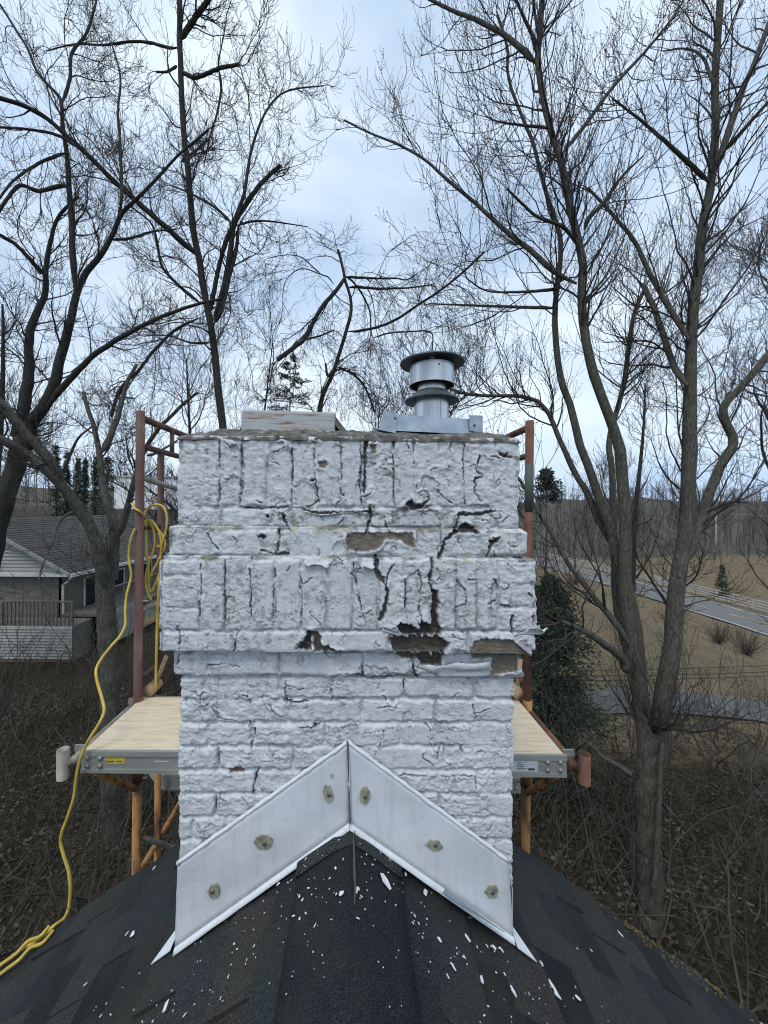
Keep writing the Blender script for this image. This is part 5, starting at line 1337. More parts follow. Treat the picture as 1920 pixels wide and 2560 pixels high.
# --- forked tree behind the left scaffold post
YC = 7.2
TC = [
 (m(c1,(905,3600),(880,2900),(862,2212),(845,1800),(832,1500),(828,1330)), 48, 42, YC, YC),
 (m(c1,(835,1480),(800,1280),(740,1060),(650,900),(560,760),(470,660),(380,560),(230,440),(100,360),(-60,280)), 32, 22, YC-.1, YC-1.1),
 (m(c1,(500,690),(430,540),(330,400),(200,270),(90,130),(-40,-20)), 25, 22, YC-.6, YC-1.2),
 (m(c1,(880,1420),(900,1200),(905,1000),(860,850),(825,720),(800,550),(780,400),(745,220),(690,60),(660,-60)) , 30, 9, YC+.2, YC+.8),
 (m(c1,(795,420),(850,330),(890,240),(930,130),(965,0),(1010,-150),(1080,-280)), 17, 7, YC+.5, YC+1.2),
 (m(c1,(915,1120),(965,980),(1010,840),(1060,640),(1110,470),(1180,330),(1260,220),(1350,130),(1450,30),(1560,-60)), 20, 7, YC+.2, YC-.4),
 (m(c1,(640,870),(540,900),(460,970),(420,1100),(340,1300),(310,1420)), 8, 3, YC-.4, YC-1.2),
 (m(c1,(470,640),(560,420),(620,300),(720,215)), 9, 4, YC-.5, YC-.9),
 (m(c1,(1160,440),(1230,420),(1320,370),(1400,320)), 8, 4, YC, YC+.4),
]
build_tree('bare_tree', P(285, 2150, YC), 'forked bare tree with leaning greenish limbs behind the left scaffold post', TC, rg, spec3(1.0, 0.8, 0.30, 0.14, 0.0030, (0.7, 1.9), 0.22, 0.9), mat='bark', trunk_names=['trunk', 'limb', 'limb', 'stem'] + ['limb'] * 5, S=14, low={0: .9, 1: .3, 3: .35})
# --- broken tree beyond the chimney
YD = 13.0
TD = [
 (m(c8,(480,1750),(510,1340),(540,1220),(590,1110),(640,960),(680,830),(710,700),(700,600),(675,530),(660,450),(640,370),(625,320)), 17, 8, YD, YD),
 (m(c8,(672,480),(640,545),(590,605),(540,660),(490,740),(430,850),(400,900),(330,950),(240,1020)), 11, 13, YD, YD-.8),
 (m(c8,(680,490),(760,495),(860,500),(1000,500),(1060,510),(1130,470)), 8, 3, YD, YD-.4),
 (m(c8,(690,560),(760,555),(860,565),(960,565),(1080,560),(1230,540)), 9, 3, YD, YD-.6),
 (m(c8,(690,840),(760,835),(880,810),(1000,760),(1150,660),(1260,590),(1400,480),(1560,330)), 8, 6, YD, YD-2.4),
 (m(c8,(410,890),(500,870),(600,830)), 6, 4, YD-.6, YD-.3),
 (m(c8,(600,1080),(560,1120),(545,1040)), 9, 6, YD, YD-.2),
 (m(c8,(660,480),(720,520),(790,620),(830,720),(835,850)), 6, 4, YD, YD+.6),
 (m(c8,(510,475),(420,440),(350,455),(290,520),(270,620)), 3.5, 2, YD-.4, YD+.3),
 (m(c8,(600,540),(560,490),(510,470),(400,370),(300,350),(180,370)), 4, 2, YD-.2, YD+.3),
 (m(c8,(850,880),(950,850),(1080,840),(1220,845),(1225,960)), 5, 3.5, YD-.5, YD-.9),
 (m(c8,(620,1065),(720,1110),(800,1200),(860,1350)), 7, 6, YD, YD+.4),
]
build_tree('bare_tree', P(790, 1800, YD), 'storm-broken bare tree with a hanging snapped branch behind the chimney top', TD, rg, spec3(1.3, 0.95, -0.05, 0.22, 0.0048, (0.9, 2.6), 0.20, 1.1), mat='bark_dk', trunk_names=['trunk', 'broken_limb'] + ['limb'] * 10, thin=.85)

# --- other bare trees standing further back, each grown from its own trunk
def free_tree(x, y, h, r, label, seed, lean=(0, 0), nl=9, s=1.4, d=0.8, r3=0.006, up=0.35, droop=0.05, mat='bark_dk', zg=-0.6, group='bare trees in the background', first=0.25):
    g = np.random.default_rng(seed); K = 30
    t = np.linspace(0, 1, K)
    tr = np.stack([x + lean[0]*t + 0.25*np.sin(t*5 + seed)*t, y + lean[1]*t, zg - 0.1 + h*t], -1)[None]; rr_ = (r*(1 - 0.86*t))[None]
    Pn, Rn = grow(g, tr, rr_, nl / h, h*0.30, h*0.52, ang=(28, 58), K=K, up=0.10, wander=0.07, t0=first, rr=0.62, rmax=r*0.6, rmin=0.02, rtip=0.008, fall=0.62, tip=False)
    A = np.concatenate([tr, Pn]); Rr = np.concatenate([rr_, Rn])
    return build_tree('bare_tree', (x, y, zg), label, None, g, spec3(s, d, up, droop, r3, (0.8, 2.2), 0.2, 1.1), mat=mat, arrays=(A, Rr), group=group, S=8)
for a in [
 (0.4, 15.5, 10.5, 0.13, 'slim bare tree with tangled twigs directly behind the metal vent', 31, (0.8, 0), 14, 1.4, 0.8, 0.0055),
 (3.0, 18.0, 12.0, 0.15, 'bare tree between the metal vent and the large right tree', 32, (0.3, 0), 15, 1.5, 0.8, 0.006),
 (-1.2, 17.0, 10.5, 0.12, 'bare tree behind the broken one, low over the clay flue', 33, (-0.2, 0), 14, 1.5, 0.8, 0.006),
 (14.0, 12.5, 15.0, 0.24, 'dense bare tree rising at the right edge behind the big stems', 34, (-0.6, 0), 15, 1.6, 0.85, 0.006),
 (13.6, 19.0, 13.0, 0.20, 'bare tree with fine upright twigs seen between the big right stems', 35, (0.4, 0), 12, 1.7, 0.75, 0.0065),
 (-12.6, 13.0, 13.5, 0.22, 'bare tree with dense twigs filling the upper left corner', 36, (0.8, 0), 13, 1.6, 0.9, 0.006),
 (-6.6, 15.0, 12.5, 0.17, 'bare tree with curling twigs between the two left trunks', 37, (0.3, 0), 12, 1.6, 0.9, 0.006),
 (8.6, 10.8, 13.5, 0.10, 'slender bare tree with a fine web of twigs just behind the big right stems', 38, (1.3, 0.4), 15, 1.15, 0.68, 0.0042),
 (2.6, 12.0, 11.5, 0.10, 'slender bare tree whose fine twigs fill the sky right of the vent', 39, (0.5, 0), 13, 1.3, 0.75, 0.0046),
 (-3.4, 13.5, 12.5, 0.11, 'slender bare tree whose twigs spread between the tall left tree and the broken one', 40, (0.3, 0), 9, 1.35, 0.7, 0.005),
 ]:
    free_tree(*a)

# ------------------------------------------------------------------ terrain
def gz(x, y):
    x = np.asarray(x, float); y = np.asarray(y, float)
    z = -7.0 * sstep(9, 42, x) + 14.0 * sstep(105, 330, y) + 5.2 * sstep(36, 62, y) * sstep(5, -8, x) * (1 - sstep(105, 330, y))
    z += (fbm(x * 0.03, y * 0.03, 3, 4) - 0.5) * 9.0 * sstep(60, 140, y)
    z += (fbm(x * 0.007, y * 0.007, 13, 3) - 0.5) * 22.0 * sstep(170, 330, y)
    z += (fbm(x * 0.35, y * 0.35, 5, 3) - 0.5) * 0.25 * sstep(2.6, 6, np.hypot(x, y))
    return z
def gzf(x, y): return float(gz(np.array([x]), np.array([y]))[0])
def warp(n, lo, hi, p=2.4):
    t = np.linspace(-1, 1, n); s = np.sign(t) * np.abs(t) ** p
    return np.where(s < 0, -s * lo, s * hi)
gx = warp(140, -700, 900, 3.0); gy = warp(260, -60, 1600, 3.2)
gy = np.sort(np.unique(np.r_[gy[gy < 0][::4], np.linspace(0, 1, 160) ** 3.0 * 1600]))
GX, GY = np.meshgrid(gx, gy); GZ = gz(GX, GY)
V = np.stack([GX, GY, GZ], -1).reshape(-1, 3); nr, nc = GX.shape
ii, jj = np.meshgrid(np.arange(nr - 1), np.arange(nc - 1), indexing='ij')
Q = np.stack([ii*nc+jj, ii*nc+jj+1, (ii+1)*nc+jj+1, (ii+1)*nc+jj], -1).reshape(-1, 4)
def m_ground():
    t = NT('yard_ground')
    v = t.vec((1,1,1), 'World'); n = t.noise(v, 9, 8, 0.7); n2 = t.noise(v, 0.35, 4, 0.55); n3 = t.noise(v, 1.6, 6, 0.6)
    leaf = t.ramp(n, [(0.30,(0.010,0.008,0.006)),(0.5,(0.028,0.023,0.015)),(0.72,(0.075,0.060,0.040))])
    grass = t.ramp(n, [(0.30,(0.070,0.052,0.030)),(0.5,(0.160,0.120,0.074)),(0.72,(0.25,0.195,0.13))])
    green = t.ramp(n3, [(0.35,(0.075,0.075,0.036)),(0.7,(0.135,0.118,0.065))])
    grass = t.mix(t.ramp(n2, [(0.46,(0,0,0)),(0.66,(0.55,0.55,0.55))]), grass, green)
    geo = t.node('ShaderNodeNewGeometry'); sx = t.node('ShaderNodeSeparateXYZ'); t.l.new(geo.outputs['Position'], sx.inputs[0])
    # open field starts beyond the wooded strip to the right
    ad = t.node('ShaderNodeMath', operation='MULTIPLY_ADD'); t.l.new(n3, ad.inputs[0]); ad.inputs[1].default_value = 3.0; t.l.new(sx.outputs['Y'], ad.inputs[2])
    rx = t.node('ShaderNodeMapRange'); rx.inputs['From Min'].default_value = 10.5; rx.inputs['From Max'].default_value = 12.0; t.l.new(ad.outputs[0], rx.inputs['Value'])
    r2 = t.node('ShaderNodeMapRange'); r2.inputs['From Min'].default_value = -3; r2.inputs['From Max'].default_value = 2; t.l.new(sx.outputs['X'], r2.inputs['Value'])
    r3 = t.node('ShaderNodeMapRange'); r3.inputs['From Min'].default_value = 112; r3.inputs['From Max'].default_value = 100; t.l.new(sx.outputs['Y'], r3.inputs['Value'])
    mm_ = t.node('ShaderNodeMath', operation='MULTIPLY'); t.l.new(rx.outputs[0], mm_.inputs[0]); t.l.new(r2.outputs[0], mm_.inputs[1])
    m3 = t.node('ShaderNodeMath', operation='MULTIPLY'); t.l.new(mm_.outputs[0], m3.inputs[0]); t.l.new(r3.outputs[0], m3.inputs[1])
    hillc = t.ramp(n3, [(0.3,(0.062,0.056,0.046)),(0.7,(0.125,0.115,0.09))])
    r4 = t.node('ShaderNodeMapRange'); r4.inputs['From Min'].default_value = 40; r4.inputs['From Max'].default_value = 90; t.l.new(sx.outputs['Y'], r4.inputs['Value'])
    leaf = t.mix(r4.outputs[0], leaf, hillc)
    t.color(t.mix(m3.outputs[0], leaf, grass)); t.bump(n, 0.9, 0.05); return t.set(1.0, spec=0.1)
M['ground'] = m_ground()
gr = link('ground', np_mesh('ground', V, Q), M['ground'], None, True); gr['kind'] = 'structure'

M['asphalt'] = mat_mottle('asphalt', [(0.3,(0.10,0.097,0.093)),(0.7,(0.155,0.15,0.145))], 4, 0.9, bump=0.2, src='Object')
M['driveway'] = mat_mottle('old_driveway', [(0.3,(0.065,0.063,0.06)),(0.7,(0.125,0.12,0.115))], 1.5, 0.95, bump=0.3, src='Object')
M['whiteline'] = mat_mottle('white_line', [(0.3,(0.50,0.50,0.49)),(0.7,(0.62,0.62,0.61))], 3, 0.8, bump=0)
M['yellowline'] = mat_mottle('yellow_line', [(0.3,(0.42,0.30,0.06)),(0.7,(0.50,0.37,0.09))], 3, 0.8, bump=0)
def ribbon(name, x0, x1, y0, y1, lift, mat, n=160, label=None):
    ys = np.linspace(y0, y1, n); V = []
    for y in ys: V += [(x0, y, max(gzf(x0, y), gzf(x1, y), gzf((x0+x1)/2, y)) + lift), (x1, y, max(gzf(x0, y), gzf(x1, y), gzf((x0+x1)/2, y)) + lift)]
    Q = np.array([(2*i, 2*i+1, 2*i+3, 2*i+2) for i in range(n - 1)])
    o = link(name, np_mesh(name, np.array(V), Q), mat, None, True); o['kind'] = 'structure'; return o
ribbon('road', 42.8, 50.2, -20, 420, 0.12, M['asphalt'])
for nm, x, w, mt in (('road_edge_line', 43.0, 0.16, 'whiteline'), ('road_edge_line', 49.8, 0.16, 'whiteline'), ('road_centre_line', 46.3, 0.14, 'yellowline'), ('road_centre_line', 46.6, 0.14, 'yellowline')):
    ribbon(nm, x, x + w, -20, 420, 0.16, M[mt])
# driveway across the yard at right
dv = []
for x in np.linspace(1.5, 40, 60):
    ya, yb = 11.7 - 0.02 * (x - 2), 13.1 + 0.01 * (x - 2)
    for y in (ya, (ya + yb) / 2, yb): dv.append((x, y, gzf(x, y) + 0.06))
o = link('driveway', np_mesh('driveway', np.array(dv), np.array([(3*i+q, 3*i+3+q, 3*i+4+q, 3*i+1+q) for i in range(59) for q in (0, 1)])), M['driveway'], None, True); o['kind'] = 'structure'

# leaf litter
rl = np.random.default_rng(9); nL = 26000
side = rl.random(nL) < 0.5
lx = np.where(side, rl.uniform(-12, -0.8, nL), rl.uniform(1.2, 11, nL)); ly = rl.uniform(1.8, 13, nL) ** 1.0
lz = gz(lx, ly) + rl.uniform(0.004, 0.03, nL); ls = rl.uniform(0.02, 0.055, nL); la = rl.uniform(0, 6.28, nL)
e1 = np.stack([np.cos(la), np.sin(la), rl.normal(0, .35, nL)], -1) * ls[:, None]; e2 = np.stack([-np.sin(la), np.cos(la), rl.normal(0, .35, nL)], -1) * ls[:, None] * 0.6
c = np.stack([lx, ly, lz], -1)
V = np.stack([c - e1, c - e2, c + e1, c + e2], 1).reshape(-1, 3); Q = np.arange(nL * 4).reshape(-1, 4)
M['leaf'] = mat_mottle('dead_leaf', [(0.3,(0.018,0.015,0.010)),(0.5,(0.048,0.038,0.026)),(0.7,(0.15,0.125,0.10))], 0.9, 0.9, bump=0, src='World', detail=12)
tag(link('leaf_litter', np_mesh('leaf_litter', V, Q), M['leaf']), 'brown leaf litter on the ground under the trees', 'leaf litter', kind='stuff')

# ------------------------------------------------------------------ brush thickets
def thicket(name, label, n, xr, yr, hr, seed, mat='twig_pale', r=0.012, per=(3.0, 5.0), keep=None, z=True, lens=((0.3,1.0),(0.12,0.45))):
    g = np.random.default_rng(seed); x = g.uniform(*xr, n); y = g.uniform(*yr, n)
    if keep is not None: k = keep(x, y); x, y = x[k], y[k]; n = len(x)
    K = 9; h = g.uniform(*hr, n); P0 = np.zeros((n, K, 3)); P0[:, 0] = np.stack([x, y, gz(x, y) - 0.03], -1)
    d = unit(np.stack([g.normal(0, .35, n), g.normal(0, .35, n), np.ones(n)], -1))
    for k in range(1, K):
        d = unit(d + g.normal(0, .14, (n, 3))); P0[:, k] = P0[:, k-1] + d * (h / (K-1))[:, None]
    R0 = (r * g.uniform(.7, 1.6, n))[:, None] * np.linspace(1, .35, K)[None]
    V0, Q0 = tubes(P0, R0, 4)
    P1, R1 = grow(g, P0, R0, per[0], lens[0][0], lens[0][1], K=7, up=0.15, droop=0.08, wander=0.24, rr=0.6, rmin=r*0.32, rtip=r*0.2, t0=0.2)
    V1, Q1 = tubes(P1, R1, 3)
    P2, R2 = grow(g, P1, R1, per[1], lens[1][0], lens[1][1], K=3, up=0.2, droop=0.08, wander=0.25, rr=0.7, rmin=r*0.25, rtip=r*0.16)
    V2, Q2 = tubes(P2, R2, 3)
    me = np_mesh(name, np.vstack([V0, V1, V2]), np.vstack([Q0, Q1 + len(V0), Q2 + len(V0) + len(V1)]))
    return tag(link(name, me, M[mat]), label, 'brush', kind='stuff')
ok = lambda x, y: ~((np.abs(x) < 1.9) & (y < 4.6))
thicket('brush', 'tangled bare brush filling the ground left of the roof', 560, (-12, -1.7), (3.2, 14.5), (1.0, 3.6), 51, keep=ok, per=(2.4, 3.3))
thicket('brush', 'tangled bare brush filling the slope right of the roof', 560, (2.0, 11.5), (3.0, 11.0), (0.7, 2.8), 52, keep=ok, per=(2.4, 3.3))
thicket('brush', 'brown brush beyond the driveway at right', 60, (6, 30), (14, 34), (0.8, 1.7), 53, r=0.010, per=(3, 3.5), lens=((0.4,1.0),(0.2,0.5)))
thicket('brush', 'brown thicket behind the neighbouring house roof', 110, (-46, -4), (35, 50), (2.5, 6.0), 54, r=0.028, per=(1.2, 1.6), lens=((1.0,2.6),(0.5,1.4)))
# separate rounded bushes in the field
for k, (px, py, Y) in enumerate(((1795, 1592, 31), (1868, 1615, 28.5), (1560, 1500, 47), (1690, 1560, 36), (1440, 1440, 62))):
    p = P(px, py, Y); g = np.random.default_rng(70 + k); n = 60; zg = gzf(p.x, Y)
    K = 7; d = unit(np.stack([g.normal(0, .6, n), g.normal(0, .6, n), np.abs(g.normal(1, .3, n))], -1)); P0 = np.zeros((n, K, 3)); P0[:, 0] = np.array([p.x, Y, zg]) + g.normal(0, .12, (n, 3)) * np.array([1, 1, 0])
    for q in range(1, K): d = unit(d + g.normal(0, .13, (n, 3)) + np.array([0, 0, .05])); P0[:, q] = P0[:, q-1] + d * (g.uniform(1.2, 2.2, n) / (K-1))[:, None] * (1 + .12 * k)
    R0 = np.full((n, 1), .012) * np.linspace(1, .5, K)[None]
    V0, Q0 = tubes(P0, R0, 3); P1, R1 = grow(g, P0, R0, 6, .25, .7, K=5, up=.2, rr=.7, rmin=.006, rtip=.004); V1, Q1 = tubes(P1, R1, 3)
    lab = ['round bare tan bush beside the road, nearest the right edge trunk', 'round bare tan bush in the field at the far right edge', 'reddish bare bush seen between the big tree stems', 'wide bare bush just right of the knotty trunk', 'bare bush left of the big tree beside the far fence'][k]
    b = empty('bush', (p.x, Y, zg), lab, 'bush', 'bare bushes in the field'); link('stems', np_mesh('stems', np.vstack([V0, V1]), np.vstack([Q0, Q1 + len(V0)])), M['twig_pale'], b)

# ------------------------------------------------------------------ evergreens
def sprays(C, Dv, size, rng, wid=0.32):
    """flat diamond sprays at C pointing along Dv"""
    n = len(C); q = unit(np.cross(Dv, unit(rng.normal(size=(n, 3))))); s = size[:, None]
    V = np.stack([C, C + Dv*s*.5 + q*s*wid*.5, C + Dv*s, C + Dv*s*.5 - q*s*wid*.5], 1).reshape(-1, 3)
    return V, np.arange(n * 4).reshape(-1, 4)
def m_fol(name, a, b, c, sc=3):
    return mat_mottle(name, [(0.32, a), (0.5, b), (0.7, c)], sc, 0.85, bump=0, src='World', detail=10, spec=0.2)
M['cedar'] = m_fol('cedar_green', (0.020,0.032,0.020), (0.042,0.062,0.038), (0.078,0.100,0.062))
M['spruce'] = m_fol('spruce_green', (0.022,0.030,0.026), (0.042,0.054,0.046), (0.070,0.083,0.070))
def evergreen(name, x, y, zg, h, rad, label, seed, n=9000, shape=1.0, size=0.12, mat='cedar', clump=0.35, droop=-0.1, cat='tree', trunk_r=0.07, group=None, low=0.04, per_b=60):
    g = np.random.default_rng(seed); t = empty(name, (x, y, zg), label, cat, group)
    nb = max(24, n // per_b); zt = low + (1 - low) * g.random(nb) ** (0.85); az = g.uniform(0, 2*np.pi, nb)
    rl_ = rad * np.maximum(0.06, (1 - zt) ** shape) * g.uniform(.45, 1.15, nb)
    b0 = np.stack([np.full(nb, x), np.full(nb, y), zg + zt*h], -1)
    dirb = unit(np.stack([np.cos(az), np.sin(az), np.full(nb, -droop)], -1))
    K = 5; tt = np.linspace(0, 1, K); Pn = b0[:, None] + dirb[:, None] * (rl_[:, None] * tt)[..., None]; Pn[:, :, 2] += droop * (rl_[:, None] * tt ** 2) * 0.6
    Rn = np.full((nb, 1), max(.012, trunk_r*.2)) * np.linspace(1, .3, K)[None]
    trunk = np.stack([np.full(10, x), np.full(10, y), zg - .05 + np.linspace(0, .98, 10)*h], -1)[None]; tr = (trunk_r*np.linspace(1, .12, 10))[None]
    V, Q = tubes(trunk, tr, 7); link('trunk', np_mesh('trunk', V, Q), M['bark_dk'], t, True)
    V, Q = tubes(Pn, Rn, 3); link('branches', np_mesh('branches', V, Q), M['bark_dk'], t)
    bi = g.integers(0, nb, n); u = g.random(n) ** .6
    C = b0[bi] + dirb[bi] * (rl_[bi] * u)[:, None] + g.normal(size=(n, 3)) * (clump * (0.12 + rl_[bi] * .22))[:, None]
    C[:, 2] += droop * rl_[bi] * u ** 2 * .6
    Dv = unit(dirb[bi] + g.normal(size=(n, 3)) * .8)
    V, Q = sprays(C, Dv, g.uniform(.5, 1.2, n) * size, g); link('foliage', np_mesh('foliage', V, Q), M[mat], t)
    return t
p = P(1370, 1900, 9.0); evergreen('cedar_tree', p.x, 9.0, gzf(p.x, 9), 4.6, 1.7, 'dark green cedar standing beside the right scaffold end', 81, 30000, .5, .11, 'cedar', .30, .35, per_b=110)
p = P(722, 1300, 26); evergreen('spruce_tree', p.x, 26, gzf(p.x, 26), P(722, 895, 26).z - gzf(p.x, 26), 8.0, 'thin dark spruce rising behind the clay flue tile', 82, 4200, .8, .20, 'spruce', .16, -.10, trunk_r=.14, low=.62)
for k, (px, top, Y, r_, lab) in enumerate(((142, 1112, 36, .75, 'tall narrow evergreen, leftmost of the row behind the neighbouring house'), (168, 1128, 37, .6, 'narrow evergreen second in the row behind the house, partly behind a limb'), (196, 1148, 37, .55, 'slim pointed evergreen third in the row behind the house'),
        (213, 1150, 38, .55, 'slim pointed evergreen fourth in the row behind the house'), (240, 1143, 37, .75, 'dense evergreen fifth in the row, left of the forked trunk'), (268, 1140, 36, 1.6, 'widest dark evergreen at the right end of the row'))):
    p = P(px, top, Y); z0 = gzf(p.x, Y); evergreen('arborvitae', p.x, Y, z0, p.z - z0, r_, lab, 90 + k, 3200, .45, .26, 'cedar', .3, .5, trunk_r=.1, group='evergreens in a row behind the house', per_b=10)
p = P(1368, 1175, 60); z0 = gzf(p.x, 60); evergreen('pine_tree', p.x, 60, z0, p.z - z0, 3.4, 'dark pine top showing right of the scaffold post', 97, 2600, .35, .6, 'spruce', .5, .05, trunk_r=.15, low=.72)
p = P(1805, 1480, 58); z0 = gzf(p.x, 58); evergreen('small_evergreen', p.x, 58, z0, 4.6, 1.2, 'small cone-shaped evergreen behind the road fence', 98, 1600, .8, .3, 'cedar', .4, .1, trunk_r=.08, per_b=14)

# ------------------------------------------------------------------ far wood on the hill
gw = np.random.default_rng(12)
def wood_variant(g):
    h = 1.0; tr = np.stack([np.cumsum(g.normal(0, .012, 6)), np.cumsum(g.normal(0, .012, 6)), np.linspace(0, 1, 6)], -1)[None]; rr_ = (.016*np.linspace(1, .25, 6))[None]
    V0, Q0 = tubes(tr, rr_, 3); P1, R1 = grow(g, tr, rr_, 13, .22, .5, ang=(22, 50), K=4, up=.12, wander=.12, rr=.6, rmin=.0065, rtip=.004, rmax=.010, t0=.25)
    V1, Q1 = tubes(P1, R1, 3); P2, R2 = grow(g, P1, R1, 2.6, .08, .26, ang=(25, 55), K=3, up=.15, wander=.15, rr=.8, rmin=.0058, rtip=.004)
    V2, Q2 = tubes(P2, R2, 3)
    return np.vstack([V0, V1, V2]), np.vstack([Q0, Q1 + len(V0), Q2 + len(V0) + len(V1)])
VAR = [wood_variant(gw) for _ in range(8)]
def wood(name, label, n, slope, yr, hr, seed, mat):
    g = np.random.default_rng(seed); y = yr[0] + (yr[1] - yr[0]) * g.random(n) ** 1.4; x = y * g.uniform(*slope, n); z = gz(x, y) - .2; h = g.uniform(*hr, n)
    allV, allQ, off = [], [], 0
    for i in range(n):
        V, Q = VAR[i % 8]; a = g.uniform(0, 6.28); ca, sa = math.cos(a), math.sin(a)
        W = np.stack([V[:, 0]*ca - V[:, 1]*sa, V[:, 0]*sa + V[:, 1]*ca, V[:, 2]], -1) * np.array([h[i], h[i], h[i]]) + np.array([x[i], y[i], z[i]])
        allV.append(W); allQ.append(Q + off); off += len(V)
    return tag(link(name, np_mesh(name, np.vstack(allV), np.vstack(allQ)), M[mat]), label, 'woods', kind='stuff')
M['farwood'] = mat_mottle('far_bark', [(0.3,(0.075,0.070,0.066)),(0.7,(0.15,0.138,0.128))], .05, .95, bump=0, src='World')
wood('woods', 'bare brown woods covering the far hillside at right', 400, (.36, 1.15), (112, 330), (8, 14), 61, 'farwood')
wood('woods', 'bare trees low on the skyline at left behind the evergreens', 80, (-1.0, -.3), (66, 130), (7, 11), 62, 'farwood')
wood('woods', 'band of low bare trees along the far field', 80, (.45, 1.1), (101, 112), (3, 6), 63, 'farwood')

wood('woods', 'bare trees along the crest of the far hill', 150, (.30, 1.2), (285, 345), (9, 15), 64, 'farwood')
# ------------------------------------------------------------------ fence along the road
M['rail'] = mat_mottle('galvanised_rail', [(0.3,(0.42,0.41,0.40)),(0.7,(0.54,0.53,0.52))], 2, .7, .1, bump=0)
fence = empty('road_fence', (52, 60, gzf(52, 60)), 'long grey post and rail fence running beside the road', 'fence')
ys = np.arange(27, 190, 2.6)
pm = MB().box(-.06, .06, -.06, .06, -.2, 1.5).mesh('post'); pm.materials.append(M['rail'])
for y in ys:
    o = bpy.data.objects.new('post', pm); COL.objects.link(o); o.parent = fence; o.matrix_parent_inverse = parent_inv(fence); o.location = (52, y, gzf(52, y))
for hz_ in (.38, .74, 1.10, 1.46):
    q = MB()
    V = []
    for y in ys: V += [(51.9, y, gzf(52, y) + hz_ - .07), (51.9, y, gzf(52, y) + hz_ + .07), (51.93 - .08, y, gzf(52, y) + hz_ + .07), (51.93 - .08, y, gzf(52, y) + hz_ - .07)]
    q.add(V, [(4*i+a, 4*i+(a+1) % 4, 4*i+4+(a+1) % 4, 4*i+4+a) for i in range(len(ys)-1) for a in range(4)]); q.build('rail', M['rail'], fence)
# utility poles and wires
M['pole'] = mat_mottle('grey_pole', [(0.3,(0.28,0.27,0.26)),(0.7,(0.40,0.39,0.38))], 3, .9, bump=.1)
M['wire'] = mat_mottle('black_wire', [(0.3,(0.02,0.02,0.02)),(0.7,(0.03,0.03,0.03))], 3, .6, bump=0)
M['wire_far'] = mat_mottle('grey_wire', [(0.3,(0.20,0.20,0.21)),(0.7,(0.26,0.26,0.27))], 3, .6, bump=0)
def pole(px, ptop, Y, lab, r_=.17):
    p = P(px, ptop, Y); z0 = gzf(p.x, Y); o = empty('utility_pole', (p.x, Y, z0), lab, 'utility pole', 'utility poles along the road')
    MB().tube([(p.x, Y, z0 - .3), (p.x, Y, p.z)], [r_, r_*.75], 8).build('shaft', M['pole'], o, True)
    MB().box(p.x - .9, p.x + .9, Y - .06, Y + .06, p.z - .45, p.z - .30).build('crossarm', M['pole'], o); return p
pa = pole(1790, 1281, 100, 'pale utility pole standing in the field right of the big stems')
pb = pole(1607, 1338, 170, 'distant pale utility pole between the big tree stems', .22)
def wire(a, b, sag, r_, mat, lab):
    pts = [Vector(a).lerp(Vector(b), t) - Vector((0, 0, sag * 4 * t * (1 - t))) for t in [i / 16 for i in range(17)]]
    return tag(MB().tube(pts, r_, 5).build('overhead_wire', M[mat], None, True), lab, 'wire', 'overhead wires')
wire((pa.x, 100, pa.z), (pb.x, 170, pb.z), 1.0, .045, 'wire_far', 'pale far wire between the two utility poles')
wire((pa.x, 100, pa.z), (pa.x + 42, 86, pa.z - 1.5), .6, .045, 'wire_far', 'pale far wire leaving the pole to the right edge')
for k, (y0_, y1_, lab) in enumerate(((1676, 1657, 'topmost of the three dark cables over the yard at right'), (1690, 1673, 'middle of the three dark cables over the yard at right'), (1702, 1683, 'lowest of the three dark cables over the yard at right'), (1815, 1801, 'single dark cable low over the yard at right'))):
    wire(P(1330, y0_, 8.6), P(2050, y1_, 9.4), .05, .008, 'wire', lab)
# small white car far along the road
cp = (46.0, 150.0); zc_ = gzf(*cp) + .18
car = empty('distant_car', (cp[0], cp[1], zc_), 'tiny white car far away on the road between the stems', 'car')
M['carwhite'] = mat_mottle('white_car_paint', [(0.3,(0.70,0.71,0.72)),(0.7,(0.78,0.79,0.80))], 2, .35, bump=0)
MB().prism([(cp[0]-.9, cp[1]-2.2, zc_+.35), (cp[0]-.9, cp[1]+2.2, zc_+.35), (cp[0]-.9, cp[1]+2.2, zc_+.85), (cp[0]-.9, cp[1]+1.5, zc_+1.0), (cp[0]-.9, cp[1]+1.0, zc_+1.5), (cp[0]-.9, cp[1]-1.0, zc_+1.5), (cp[0]-.9, cp[1]-1.5, zc_+.95), (cp[0]-.9, cp[1]-2.2, zc_+.8)], (1.8, 0, 0)).build('body', M['carwhite'], car)
for sx in (-.9, .74):
    for sy in (-1.4, 1.4):
        MB().tube([(cp[0]+sx, cp[1]+sy, zc_+.32), (cp[0]+sx+.16, cp[1]+sy, zc_+.32)], .32, 12).build('wheel', M['wire'], car)

